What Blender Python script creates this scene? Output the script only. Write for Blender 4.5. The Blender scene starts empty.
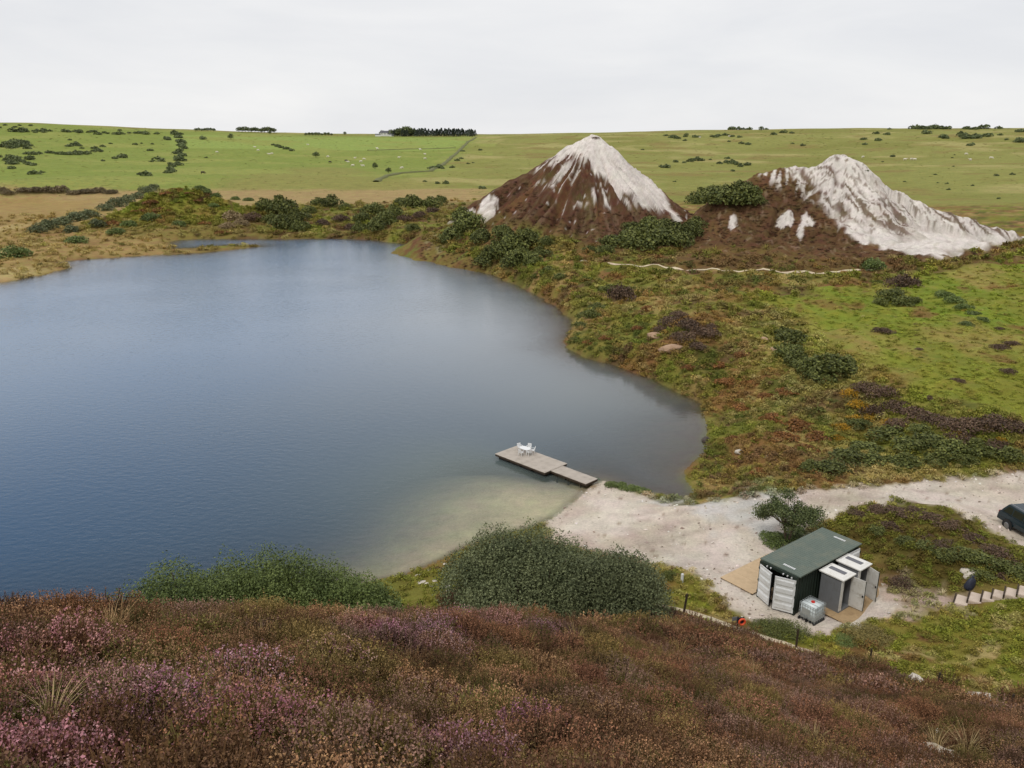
import bpy, math, random
import numpy as np
R = math.radians
random.seed(7)
rng = np.random.default_rng(11)
scene = bpy.context.scene
COL = scene.collection

# ------------------------------------------------------------------ camera, sky, sun, exposure
CZ, FPX, PITCH = 27.5, 800.0, R(17.0)
cd = bpy.data.cameras.new('camera')
cd.sensor_width = 36.0
cd.lens = 36.0 * FPX / 1024.0
cd.clip_start = 0.1
cd.clip_end = 20000
cam = bpy.data.objects.new('camera', cd)
cam.location = (0, 0, CZ)
cam.rotation_euler = (math.pi / 2 - PITCH, 0, 0)
COL.objects.link(cam)
scene.camera = cam

SUN_EL, SUN_AZ = R(52), R(215)          # azimuth clockwise from +Y (view direction)
w = bpy.data.worlds.new('World')
scene.world = w
w.use_nodes = True
nt = w.node_tree
nt.nodes.clear()
out = nt.nodes.new('ShaderNodeOutputWorld')
bg = nt.nodes.new('ShaderNodeBackground')
bg.inputs['Strength'].default_value = 0.1
sky = nt.nodes.new('ShaderNodeTexSky')
sky.sky_type = 'NISHITA'
sky.sun_disc = False
sky.sun_elevation = SUN_EL
sky.sun_rotation = SUN_AZ
tc = nt.nodes.new('ShaderNodeTexCoord')
mp = nt.nodes.new('ShaderNodeMapping')
mp.inputs['Scale'].default_value = (1.0, 1.0, 4.5)
nz = nt.nodes.new('ShaderNodeTexNoise')
nz.inputs['Scale'].default_value = 2.6
nz.inputs['Detail'].default_value = 6
nz.inputs['Roughness'].default_value = 0.55
nz.inputs['Distortion'].default_value = 0.3
cr = nt.nodes.new('ShaderNodeValToRGB')
cr.color_ramp.elements[0].position = 0.3
cr.color_ramp.elements[0].color = (7.85, 7.95, 8.25, 1)
cr.color_ramp.elements[1].position = 0.72
cr.color_ramp.elements[1].color = (9.3, 9.25, 9.25, 1)
mx = nt.nodes.new('ShaderNodeMix')
mx.data_type = 'RGBA'
mx.inputs['Factor'].default_value = 0.95       # nearly closed cloud cover over the blue
L = nt.links.new
L(tc.outputs['Generated'], mp.inputs['Vector'])
L(mp.outputs['Vector'], nz.inputs['Vector'])
L(nz.outputs['Fac'], cr.inputs['Fac'])
L(sky.outputs['Color'], mx.inputs['A'])
L(cr.outputs['Color'], mx.inputs['B'])
L(mx.outputs['Result'], bg.inputs['Color'])
L(bg.outputs['Background'], out.inputs['Surface'])

sl = bpy.data.lights.new('sun', 'SUN')
sl.energy = 1.5
sl.angle = R(14)
sl.color = (1.0, 0.96, 0.9)
so = bpy.data.objects.new('sun', sl)
so.rotation_euler = (math.pi / 2 - SUN_EL, 0, math.pi - SUN_AZ)
COL.objects.link(so)
scene.view_settings.view_transform = 'Standard'
scene.view_settings.look = 'None'
scene.view_settings.exposure = 0.0
scene.view_settings.gamma = 1.0
scene.view_settings.use_curve_mapping = False
scene.cycles.max_bounces = 6
scene.cycles.diffuse_bounces = 2
scene.cycles.glossy_bounces = 2
scene.cycles.transmission_bounces = 4
scene.cycles.transparent_max_bounces = 6
scene.cycles.use_denoising = True

# ------------------------------------------------------------------ helpers
def lin(c):
    c = np.asarray(c, float) / 255.0
    return np.where(c <= 0.04045, c / 12.92, ((c + 0.055) / 1.055) ** 2.4)
KA = 0.90
def A(r, g, b, k=1.0):
    return lin((r, g, b)) * KA * k

def tag(o, label=None, cat=None, group=None, kind=None):
    if label: o['label'] = label
    if cat: o['category'] = cat
    if group: o['group'] = group
    if kind: o['kind'] = kind
    return o

def link(o, parent=None):
    COL.objects.link(o)
    if parent is not None: o.parent = parent
    return o

def empty(name, loc=(0, 0, 0), rz=0.0):
    o = bpy.data.objects.new(name, None)
    o.location = loc
    o.rotation_euler = (0, 0, rz)
    o.empty_display_size = 0.3
    return link(o)

def arr_mesh(name, verts, faces, mats=(), midx=None, smooth=False, attrs=None):
    """mesh from arrays: verts (n,3), faces (m,k)"""
    verts = np.ascontiguousarray(verts, np.float32)
    faces = np.ascontiguousarray(faces, np.int32)
    m = bpy.data.meshes.new(name)
    n, k = faces.shape
    m.vertices.add(len(verts)); m.vertices.foreach_set('co', verts.ravel())
    m.loops.add(n * k); m.loops.foreach_set('vertex_index', faces.ravel())
    m.polygons.add(n)
    m.polygons.foreach_set('loop_start', np.arange(0, n * k, k, dtype=np.int32))
    m.polygons.foreach_set('loop_total', np.full(n, k, np.int32))
    if midx is not None: m.polygons.foreach_set('material_index', np.asarray(midx, np.int32))
    m.polygons.foreach_set('use_smooth', np.full(n, bool(smooth)))
    for mt in mats: m.materials.append(mt)
    m.update(calc_edges=True)
    for an, (dom, typ, data) in (attrs or {}).items():
        a = m.attributes.new(an, typ, dom)
        d = np.ascontiguousarray(data, np.float32)
        a.data.foreach_set('color' if typ == 'FLOAT_COLOR' else ('vector' if typ == 'FLOAT_VECTOR' else 'value'), d.ravel())
    return m

def copy_tree(o, parent=None):
    c = o.copy(); COL.objects.link(c)
    if parent is not None: c.parent = parent
    for ch in o.children: copy_tree(ch, c)
    return c

class MB:
    """collects boxes, prisms, tubes; builds ONE mesh object"""
    def __init__(s): s.v = []; s.f = []
    def add(s, vs, fs):
        o = len(s.v); s.v += [tuple(map(float, p)) for p in vs]; s.f += [tuple(i + o for i in f) for f in fs]; return s
    def box(s, x0, x1, y0, y1, z0, z1):
        return s.add([(x0, y0, z0), (x1, y0, z0), (x1, y1, z0), (x0, y1, z0), (x0, y0, z1), (x1, y0, z1), (x1, y1, z1), (x0, y1, z1)],
                     [(3, 2, 1, 0), (4, 5, 6, 7), (0, 1, 5, 4), (1, 2, 6, 5), (2, 3, 7, 6), (3, 0, 4, 7)])
    def prism(s, poly, z0, z1):
        n = len(poly)
        vs = [(x, y, z0) for x, y in poly] + [(x, y, z1) for x, y in poly]
        return s.add(vs, [tuple(range(n - 1, -1, -1)), tuple(range(n, 2 * n))] + [(i, (i + 1) % n, n + (i + 1) % n, n + i) for i in range(n)])
    def tube(s, pts, rads, n=8, cap=True):
        pts = [np.array(p, float) for p in pts]
        rads = list(rads) if hasattr(rads, '__len__') else [rads] * len(pts)
        vs = []; 
        for i, p in enumerate(pts):
            d = pts[min(i + 1, len(pts) - 1)] - pts[max(i - 1, 0)]
            d /= (np.linalg.norm(d) + 1e-9)
            up = np.array([0, 0, 1.0]) if abs(d[2]) < 0.9 else np.array([1.0, 0, 0])
            a = np.cross(d, up); a /= np.linalg.norm(a); b = np.cross(d, a)
            for k in range(n):
                t = 2 * math.pi * k / n
                vs.append(p + (a * math.cos(t) + b * math.sin(t)) * rads[i])
        fs = [(i * n + k, i * n + (k + 1) % n, (i + 1) * n + (k + 1) % n, (i + 1) * n + k) for i in range(len(pts) - 1) for k in range(n)]
        if cap: fs += [tuple(range(n - 1, -1, -1)), tuple(range((len(pts) - 1) * n, len(pts) * n))]
        return s.add(vs, fs)
    def xf(s, fn, start=0):
        for i in range(start, len(s.v)): s.v[i] = tuple(map(float, fn(*s.v[i])))
        return s
    def mesh(s, name, mat, smooth=False, bevel=0.0):
        m = bpy.data.meshes.new(name)
        m.from_pydata(s.v, [], s.f); m.materials.append(mat)
        if smooth: m.polygons.foreach_set('use_smooth', [True] * len(m.polygons))
        m.update()
        if bevel > 0:
            import bmesh
            b = bmesh.new(); b.from_mesh(m)
            bmesh.ops.bevel(b, geom=b.edges[:], offset=bevel, segments=2, affect='EDGES', clamp_overlap=True)
            b.to_mesh(m); b.free()
        return m
    def build(s, name, mat, parent=None, loc=(0, 0, 0), rot=(0, 0, 0), smooth=False, bevel=0.0):
        o = bpy.data.objects.new(name, s.mesh(name, mat, smooth, bevel))
        o.location = loc; o.rotation_euler = rot
        return link(o, parent)

ORD = 'first second third fourth fifth sixth seventh eighth ninth tenth eleventh twelfth thirteenth fourteenth fifteenth sixteenth seventeenth eighteenth nineteenth twentieth'.split() + ['twenty-' + q for q in 'first second third fourth fifth sixth seventh eighth ninth'.split()]
def ordinal(k, n_):
    if k == 0: return 'leftmost'
    if k == n_ - 1: return 'rightmost'
    return (ORD[k] + ' from left') if k <= n_ // 2 else (ORD[n_ - 1 - k] + ' from right')

# ---- value/gradient noise (numpy)
def _hash(ix, iy, seed):
    h = (ix * 374761393 + iy * 668265263 + seed * 1442695041) & 0xFFFFFFFF
    h = ((h ^ (h >> 13)) * 1274126177) & 0xFFFFFFFF
    return ((h ^ (h >> 16)) & 0xFFFFFF) / float(0xFFFFFF)
def noise(x, y, seed=0):
    x = np.asarray(x, float); y = np.asarray(y, float)
    ix = np.floor(x).astype(np.int64); iy = np.floor(y).astype(np.int64)
    fx = x - ix; fy = y - iy
    def g(i, j):
        a = _hash(ix + i, iy + j, seed) * 2 * math.pi
        return np.cos(a) * (fx - i) + np.sin(a) * (fy - j)
    u = fx ** 3 * (fx * (fx * 6 - 15) + 10); v = fy ** 3 * (fy * (fy * 6 - 15) + 10)
    return 1.5 * ((g(0, 0) * (1 - u) + g(1, 0) * u) * (1 - v) + (g(0, 1) * (1 - u) + g(1, 1) * u) * v)
def fbm(x, y, oct=4, seed=0, gain=0.5):
    s = 0; a = 1; n = 0
    for i in range(oct):
        s = s + a * noise(x * 2 ** i, y * 2 ** i, seed + i * 17); n += a; a *= gain
    return s / n * 1.3
def sstep(a, b, x):
    t = np.clip((x - a) / (b - a), 0, 1); return t * t * (3 - 2 * t)

# ---- pixel <-> world
SP, CP = math.sin(PITCH), math.cos(PITCH)
def ray(px, py):
    px = np.asarray(px, float); py = np.asarray(py, float)
    u = (384 - py) / FPX; x = (px - 512) / FPX
    y = CP + u * SP; z = -SP + u * CP
    h = np.hypot(x, y)
    return np.arctan2(x, y), z / h          # azimuth, slope per horizontal metre
def at_z(px, py, z):
    th, s = ray(px, py); r = (z - CZ) / s
    return r * np.sin(th), r * np.cos(th)
def at_r(px, py, r):
    th, s = ray(px, py); return r * math.sin(th), r * math.cos(th), CZ + s * r
def proj(x, y, z):
    d = y * CP - (z - CZ) * SP; u = y * SP + (z - CZ) * CP
    d = np.where(d < 0.1, 0.1, d)
    return 512 + FPX * x / d, 384 - FPX * u / d

# ------------------------------------------------------------------ terrain height
def dseg(x, y, a, b):
    ax, ay = a; bx, by = b; dx, dy = bx - ax, by - ay
    t = np.clip(((x - ax) * dx + (y - ay) * dy) / (dx * dx + dy * dy + 1e-12), 0, 1)
    return np.hypot(x - ax - t * dx, y - ay - t * dy), t
def sdpoly(x, y, poly):
    """signed distance, positive inside"""
    d = np.full(np.shape(x), 1e9); ins = np.zeros(np.shape(x), bool)
    n = len(poly)
    for i in range(n):
        a, b = poly[i], poly[(i + 1) % n]
        d = np.minimum(d, dseg(x, y, a, b)[0])
        c = (a[1] > y) != (b[1] > y)
        ins ^= c & (x < (b[0] - a[0]) * (y - a[1]) / (b[1] - a[1] + 1e-12) + a[0])
    return np.where(ins, d, -d)

SHORE_PX = [(-4, 284), (0, 283), (22, 279), (45, 275), (62, 270), (71, 267), (62, 264), (50, 263), (70, 261), (96, 259), (140, 256), (199, 253.5), (230, 250), (259, 246.5),
            (258, 244.5), (225, 245.5), (195, 248), (170, 248.5), (167, 244), (178, 240), (215, 239), (259, 239.5), (300, 239), (338, 238.5), (370, 240), (398, 243), (418, 247),
            (428, 256), (445, 262), (470, 267), (500, 278), (522, 287), (545, 299), (563, 312), (573, 325), (567, 338), (566, 347), (590, 358), (618, 367), (645, 377), (668, 387),
            (688, 398), (703, 405), (709, 430), (708, 447), (698, 459), (684, 470), (686, 480), (695, 491), (684, 497), (660, 494), (640, 492), (618, 486), (604, 481), (592, 484),
            (585, 492), (572, 503), (556, 516), (535, 526), (500, 535), (470, 546), (440, 560), (418, 571), (400, 577), (385, 580), (350, 586), (300, 592), (240, 600), (180, 612), (100, 628), (0, 640)]
LAKE = [tuple(map(float, at_z(px, py, 0.0))) for px, py in SHORE_PX] + [(-40, 36), (-70, 40), (-115, 60), (-150, 95), (-160, 130), (-140, 155), (-112, 157)]

# control points (pixel x, pixel y, height) and (pixel x, pixel y, range)
CPZ = [(0, 278, .7), (0, 255, 1.0), (60, 245, 1.2), (0, 215, 2.0), (120, 250, .6), (-200, 250, 1.2), (-300, 220, 2), (-200, 290, .8), (160, 235, 1.2), (120, 222, 2), (-200, 195, 3), (0, 198, 2.8),
       (250, 230, 1.4), (300, 225, 2.4), (350, 230, 1.6), (400, 230, 3.2), (425, 232, 3.4), (350, 212, 4.2), (300, 208, 3.4), (400, 212, 5), (240, 208, 2.8), (100, 203, 2.6), (150, 205, 2.8), (480, 200, 4.2), (440, 208, 5), (300, 198, 3), (400, 198, 3.5), (620, 195, 4.5), (700, 215, 6.5),
       (450, 252, 2.2), (480, 258, 2.6), (500, 262, 3.0), (530, 275, 2.8), (560, 265, 4), (520, 248, 4), (560, 290, 2.8), (590, 310, 2.4), (590, 340, 1.8), (610, 300, 3), (640, 275, 4.4), (600, 270, 4.3), (640, 350, 2.2), (660, 325, 4.2), (690, 312, 5.6), (690, 335, 4.6), (680, 362, 2.6), (700, 270, 5.4), (740, 290, 5.6), (760, 320, 5.2), (720, 345, 3.8),
       (740, 380, 2.4), (790, 350, 4.4), (760, 400, 2.0), (718, 400, 1.0), (800, 420, 2.4), (850, 440, 2.0), (760, 450, 1.5), (722, 450, .7), (715, 480, .8), (800, 470, 1.7), (840, 470, 2.1), (745, 485, 1.1),
       (1024, 255, 6.2), (930, 272, 6), (850, 275, 5.6), (930, 300, 5.8), (1024, 300, 6.2), (1120, 300, 6.5), (1024, 340, 5.8), (930, 340, 5.6), (850, 320, 5.6), (850, 350, 5.2), (1024, 390, 5.3), (1140, 390, 5.5), (940, 395, 4.9), (1024, 430, 4.5), (880, 390, 4.6), (930, 425, 4.0), (880, 420, 2.9), (980, 445, 3.8), (930, 455, 2.9),
       (690, 508, 1.15), (720, 500, 1.2), (760, 500, 1.45), (820, 488, 1.9), (900, 483, 2.2), (1000, 474, 2.7), (1140, 474, 3.1), (940, 500, 2.3), (1000, 520, 2.45), (1024, 548, 2.55), (1150, 545, 2.8),
       (900, 525, 2.7), (960, 548, 3.1), (1024, 572, 3.1), (940, 572, 2.2), (860, 518, 2.1), (850, 540, 1.7), (900, 560, 2.0), (1120, 590, 4.0),
       (770, 545, 1.15), (740, 575, 1.15), (770, 585, 1.15), (800, 600, 1.15), (800, 622, 1.15), (850, 612, 1.15), (840, 575, 1.15), (880, 596, 1.3), (740, 540, 1.1), (700, 560, 1.0), (640, 530, .75), (700, 535, 1.0), (610, 500, .35), (645, 508, .5), (600, 540, .6), (740, 600, 1.2),
       (640, 575, 1.3), (680, 575, 1.75), (700, 590, 1.5), (715, 575, 1.15), (690, 606, 1.7), (740, 627, 1.5), (800, 648, 1.6), (830, 658, 1.7), (900, 640, 1.9), (960, 660, 2.2), (1024, 640, 2.7), (1024, 690, 2.9), (900, 605, 1.7), (955, 602, 2.0), (1024, 592, 3.1), (1150, 640, 4.0),
       (430, 575, .6), (415, 592, 1.2), (460, 562, .7), (550, 540, .6), (500, 580, 1.6), (440, 612, 2.4), (560, 600, 3.0), (640, 615, 3.0)]
CPR = [(0, 186, 440), (-250, 186, 440), (200, 186, 450), (300, 184, 460), (400, 186, 440), (480, 186, 420), (600, 186, 420), (720, 190, 400), (880, 195, 380), (1024, 200, 340), (1250, 200, 340),
       (0, 165, 640), (-250, 165, 640), (200, 168, 640), (300, 168, 610), (400, 168, 640), (560, 168, 600), (760, 170, 600), (1024, 170, 580), (1250, 170, 580),
       (0, 143, 980), (-250, 142, 980), (200, 146, 980), (320, 147, 1000), (430, 148, 1000), (560, 148, 950), (760, 148, 950), (1024, 147, 950), (1250, 147, 950),
       (-250, 121, 1500), (0, 122.5, 1500), (100, 126, 1500), (200, 130, 1550), (300, 133.5, 1600), (400, 134, 1650), (480, 134.5, 1650), (600, 133, 1600), (700, 130, 1500), (800, 129, 1500), (900, 128.5, 1500), (1024, 128, 1500), (1250, 127, 1500),
       (1024, 225, 245), (1250, 225, 245),
       # heather slope in front of the camera
       (-250, 768, 4.2), (0, 768, 4.0), (250, 768, 3.9), (512, 768, 4.4), (700, 768, 6.5), (850, 768, 10), (1024, 768, 14), (1250, 768, 17),
       (-250, 690, 6.5), (0, 690, 6.4), (250, 690, 6.6), (512, 700, 8.2), (700, 700, 13), (850, 700, 20), (940, 700, 24),
       (0, 640, 8.8), (250, 645, 9.2), (400, 650, 10.5), (512, 650, 13), (650, 650, 22), (740, 660, 26),
       (-250, 596, 11.5), (0, 600, 12), (100, 603, 12.5), (200, 610, 13.5), (300, 615, 15), (400, 619, 17), (500, 622, 20), (600, 624, 25), (660, 628, 29)]
CPW = [(0, 1.0, 26.1 - .25), (0, 0.3, 26.2), (-4, 0, 26.2), (5, 0, 25.4), (0, -5, 26.6), (0, -40, 33), (-20, 0, 26.5), (18, 2, 20.5), (40, 8, 15), (45, 25, 6), (70, 30, 5), (-50, 0, 26), (-45, 20, 12), (30, -20, 26), (-30, -30, 34),
       (80, -30, 30), (-100, -20, 30), (-17, 17, 14.5), (-10, 19, 12), (-3, 23, 9), (-16, 25, 7.0), (-7, 28, 5), (-1, 31, 3.6), (-25, 28, 6), (-20, 33, 2.2), (-10, 34, 2), (-40, 30, 5), (0, -300, 60), (300, -200, 60), (-300, -200, 60), (500, 0, 30), (-500, 0, 30),
       (0, 3000, 20), (-1500, 2500, 20), (1500, 2500, 20), (2500, 0, 40), (-2500, 0, 40), (0, -2500, 60), (-600, 200, 5), (-250, 60, 6), (300, 100, 9), (200, 60, 7)]
ctr = []
for px, py, z in CPZ:
    x, y = at_z(px, py, z); ctr.append((x, y, z))
for px, py, r in CPR:
    x, y, z = at_r(px, py, r); ctr.append((x, y, z))
ctr += CPW
ctr = np.array(ctr, float)
def pl(x, y):
    return np.arctan2(x, y), np.log(np.hypot(x, y) + 0.05)
cth, cv = pl(ctr[:, 0], ctr[:, 1])
def phi(d2): return 0.5 * d2 * np.log(d2 + 1e-9)
n = len(ctr)
Pm = np.stack([np.ones(n), cth, cv], 1)
Km = phi((cth[:, None] - cth) ** 2 + (cv[:, None] - cv) ** 2) + 1e-4 * np.eye(n)
sol = np.linalg.solve(np.block([[Km, Pm], [Pm.T, np.zeros((3, 3))]]), np.concatenate([ctr[:, 2], np.zeros(3)]))
def tps(x, y):
    th, v = pl(x, y); th = th.ravel(); v = v.ravel(); o = np.empty(len(th))
    for i in range(0, len(th), 40000):
        t = th[i:i + 40000, None]; q = v[i:i + 40000, None]
        o[i:i + 40000] = phi((t - cth) ** 2 + (q - cv) ** 2) @ sol[:n] + sol[n] + sol[n + 1] * t[:, 0] + sol[n + 2] * q[:, 0]
    return o.reshape(np.shape(x))

# spoil tips: ridge polylines with talus sides
RIDGE1 = [at_r(430, 240, 212), at_r(448, 222, 210), at_r(470, 204, 207), at_r(500, 184, 207), at_r(535, 166, 207), at_r(560, 151, 206), at_r(583, 137, 205), at_r(592, 133, 205), at_r(600, 135, 205)]
RIDGE2 = [at_r(690, 214, 182), at_r(720, 196, 184), at_r(742, 180, 186), at_r(765, 171, 188), at_r(795, 164, 190), at_r(815, 166, 190), at_r(832, 157, 191), at_r(845, 153, 192), at_r(862, 164, 192), at_r(885, 182, 192), at_r(915, 199, 192), at_r(950, 211, 194), at_r(990, 224, 198), at_r(1030, 236, 202)]
RIDGE3 = [at_r(66, 234, 262), at_r(110, 212, 276), at_r(150, 193, 284), at_r(180, 184, 286), at_r(205, 189, 284), at_r(240, 203, 278), at_r(300, 214, 270)]
def ridge_h(x, y, ridge, slope, base, lin_part=0.55, tail=1.4):
    best = np.full(np.shape(x), -1e9); S = np.zeros(np.shape(x)); D = np.zeros(np.shape(x)); s0 = 0.0
    for (a, b) in zip(ridge[:-1], ridge[1:]):
        d, t = dseg(x, y, a[:2], b[:2])
        zr = a[2] + (b[2] - a[2]) * t; Hh = np.maximum(zr - base, 0.5)
        q = d * slope
        f = lin_part * Hh
        drop = np.where(q < f, q, f + (Hh - f) * (1 - np.exp(-(q - f) / np.maximum(Hh - f, .01))))
        z = zr - drop - 0.55 * np.maximum(d - (tail * Hh / slope + 4), 0)
        L_ = math.hypot(b[0] - a[0], b[1] - a[1])
        m = z > best
        best = np.where(m, z, best); S = np.where(m, s0 + t * L_, S); D = np.where(m, d, D); s0 += L_
    return best, S, D
def mound1(x, y):
    h, S, D = ridge_h(x, y, RIDGE1, 0.80, 3.0, 0.62, 0.86)
    px0, py0 = RIDGE1[7][0], RIDGE1[7][1]
    ang = np.arctan2(x - px0, y - py0)
    fl = sstep(1.5, 10, D)
    g1 = np.abs(noise(ang * 7.0 + 0.6 * noise(x * .08, y * .08, 3), D * 0.02, 5)) * 1.6 + np.abs(noise(ang * 17, D * 0.03, 6)) * 0.7
    h = h - g1 * 1.8 * fl * sstep(2, 9, h) + 1.1 * fbm(x * .16, y * .16, 4, 9) + 0.2 * fbm(x * .8, y * .8, 3, 4)
    return h - 0.15, ang, D
def mound2(x, y):
    h, S, D = ridge_h(x, y, RIDGE2, 0.74, 5.0, 0.5, 1.75)
    fl = sstep(0.8, 9, D)
    warp = noise(x * .09, y * .09, 31) * 3.5
    g1 = np.abs(noise((S + warp) * 0.16, D * 0.025, 15)) * 1.9 + np.abs(noise((S + warp) * 0.42, D * 0.04, 16)) * 0.8
    h = h - g1 * 1.5 * fl * sstep(5.5, 12, h) + 1.15 * fbm(x * .2, y * .2, 4, 19) + 0.25 * fbm(x * .9, y * .9, 3, 14)
    return h - 0.25, S, D
def mound3(x, y):
    h, S, D = ridge_h(x, y, RIDGE3, 0.55, 1.2, 0.45)
    return h - 0.3 + 0.9 * fbm(x * .09, y * .09, 4, 29), S, D

BEACH_C = at_z(590, 500, 0.3)
RS_C = at_z(690, 440, 0.0)
JETTY_C = at_z(532, 498, 0.0)
# smooth flats: track, beach, yard
FLATP = [[(595, 482), (640, 496), (690, 505), (735, 497), (800, 490), (830, 487), (900, 482), (1024, 470), (1160, 468), (1160, 545), (1024, 552), (990, 532), (950, 512), (900, 506), (850, 511), (815, 530), (760, 545), (775, 560), (890, 590), (900, 612), (830, 632), (745, 618), (712, 590), (640, 565), (548, 545), (540, 525)]]
FLAT = [[tuple(map(float, at_z(px, py, 1.2))) for px, py in p] for p in FLATP]
_ja, _jb = at_z(598, 483, 0.3), at_z(500, 447, 0.3)
def beach_side(x, y):
    """1 on the beach side of the jetty line, 0 beyond it"""
    c_ = ((_jb[0] - _ja[0]) * (y - _ja[1]) - (_jb[1] - _ja[1]) * (x - _ja[0])) / math.hypot(_jb[0] - _ja[0], _jb[1] - _ja[1])
    return sstep(-5.0, 6.0, c_)
def H_ground(x, y):
    x = np.asarray(x, float); y = np.asarray(y, float)
    z = tps(x, y)
    r = np.hypot(x, y)
    z = z - 0.52 * sstep(1.0, 3.0, r) * (1 - sstep(26, 38, r)) * sstep(2.0, 3.2, z)      # heather stands about 0.4 m above the soil
    sd = sdpoly(x, y, LAKE)
    fl = sstep(-1.0, 2.5, -sdpoly(x, y, FLAT[0]))          # 0 on the flats
    # relief of rough ground
    bank = sstep(40, 60, r) * (1 - sstep(230, 330, r)) * (x > -200)
    z = z + fl * bank * (0.75 * fbm(x * .11, y * .11, 3, 40) + 0.42 * fbm(x * .33, y * .33, 3, 41)) * np.where(x > 0, 1.0, 0.5)
    z = z + (1 - sstep(28, 42, r)) * fl * (0.34 * fbm(x * .5, y * .5, 3, 42) + 0.07 * fbm(x * 1.5, y * 1.5, 2, 43)) * sstep(1.0, 3.0, r)
    z = z + sstep(330, 600, r) * 1.6 * fbm(x * .006, y * .006, 3, 44)
    z = np.maximum(z, mound3(x, y)[0])
    wob = 0.9 * fbm(x * .16, y * .16, 3, 50) * np.clip(r / 120, .3, 1.5)
    sd = sd + wob * (np.hypot(x - BEACH_C[0], y - BEACH_C[1]) > 9)
    dl = -sd                                               # distance on land
    near = r < 420
    zl = np.maximum(z, 0.12)
    zl = 0.03 + (zl - 0.03) * sstep(-.2, np.where(np.hypot(x - BEACH_C[0], y - BEACH_C[1]) < 16, 7.0, 1.6) * np.clip(r / 90, .6, 2.4), dl)
    wb = np.exp(-(((x - JETTY_C[0] - 1) ** 2 + (y - JETTY_C[1]) ** 2) / 17.0 ** 2))
    wr = np.exp(-(((x - RS_C[0] + 3) ** 2 + (y - RS_C[1]) ** 2) / 13.0 ** 2))
    slope = 0.30 - np.maximum(0.262 * wb * beach_side(x, y), 0.17 * wr)
    zw = -np.minimum(0.05 + slope * np.maximum(sd, 0), 7.0)
    z = np.where(sd > 0, zw, np.where(near, zl, z))
    return z, sd, fl
def H_all(x, y):
    z, sd, fl = H_ground(x, y)
    near = (np.hypot(x, y) > 110) & (np.hypot(x, y) < 260)
    m = np.maximum(mound1(x, y)[0], mound2(x, y)[0])
    return np.where(near & (x > -35), np.maximum(z, m), z), sd, fl

# polar sheet: dense in the viewed sector, coarse behind
TH = np.concatenate([np.linspace(-math.pi, -R(46), 60, endpoint=False), np.linspace(-R(46), R(46), 900), np.linspace(R(46), math.pi, 61)[1:-1]])
RR = np.exp(np.concatenate([np.linspace(math.log(.5), math.log(30), 200, endpoint=False), np.linspace(math.log(30), math.log(260), 230, endpoint=False), np.linspace(math.log(260), math.log(1800), 130, endpoint=False), np.linspace(math.log(1800), math.log(9000), 14)]))
TT, RG = np.meshgrid(TH, RR, indexing='ij')
GX, GY = RG * np.sin(TT), RG * np.cos(TT)
GZ, GSD, GFL = H_ground(GX, GY)
_nm = (RG > 110) & (RG < 260) & (np.abs(TT) < R(46)) & (GX > -35)
GA = GZ.copy()
_m = np.maximum(mound1(GX[_nm], GY[_nm])[0], mound2(GX[_nm], GY[_nm])[0])
GA[_nm] = np.maximum(GA[_nm], _m)
lv = np.log(RR)
def h_at(x, y, top=True):
    """height by interpolation in the polar grid"""
    x = np.asarray(x, float); y = np.asarray(y, float)
    th = np.arctan2(x, y); v = np.log(np.maximum(np.hypot(x, y), RR[0] * 1.001))
    i = np.clip(np.searchsorted(TH, th) - 1, 0, len(TH) - 2); j = np.clip(np.searchsorted(lv, v) - 1, 0, len(lv) - 2)
    a = (th - TH[i]) / (TH[i + 1] - TH[i]); b = (v - lv[j]) / (lv[j + 1] - lv[j])
    G = GA if top else GZ
    return (G[i, j] * (1 - a) + G[i + 1, j] * a) * (1 - b) + (G[i, j + 1] * (1 - a) + G[i + 1, j + 1] * a) * b
def hit(px, py):
    """where the line of sight through a pixel meets the land (arrays)"""
    px = np.atleast_1d(np.asarray(px, float)); py = np.atleast_1d(np.asarray(py, float))
    th, s = ray(px, py)
    i = np.clip(np.searchsorted(TH, th) - 1, 0, len(TH) - 2); a = (th - TH[i]) / (TH[i + 1] - TH[i])
    ox = np.empty(len(px)); oy = ox.copy(); oz = ox.copy()
    for k0 in range(0, len(px), 4000):
        sl_ = slice(k0, k0 + 4000)
        Hc = np.maximum(GA[i[sl_]] * (1 - a[sl_])[:, None] + GA[i[sl_] + 1] * a[sl_][:, None], 0.0)
        line = CZ + s[sl_][:, None] * RR[None]
        ge = (Hc >= line) & (RR[None] > 1.5)
        j = np.where(ge.any(1), ge.argmax(1), len(RR) - 1)
        j = np.maximum(j, 1); k = np.arange(len(j))
        e1 = line[k, j - 1] - Hc[k, j - 1]; e2 = line[k, j] - Hc[k, j]
        t = np.clip(e1 / np.where(np.abs(e1 - e2) < 1e-9, 1e-9, e1 - e2), 0, 1)
        r = RR[j - 1] + (RR[j] - RR[j - 1]) * t
        ox[sl_] = r * np.sin(th[sl_]); oy[sl_] = r * np.cos(th[sl_])
    oz = h_at(ox, oy)
    return ox, oy, oz
def hit1(px, py):
    x, y, z = hit(px, py); return float(x[0]), float(y[0]), float(z[0])

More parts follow.
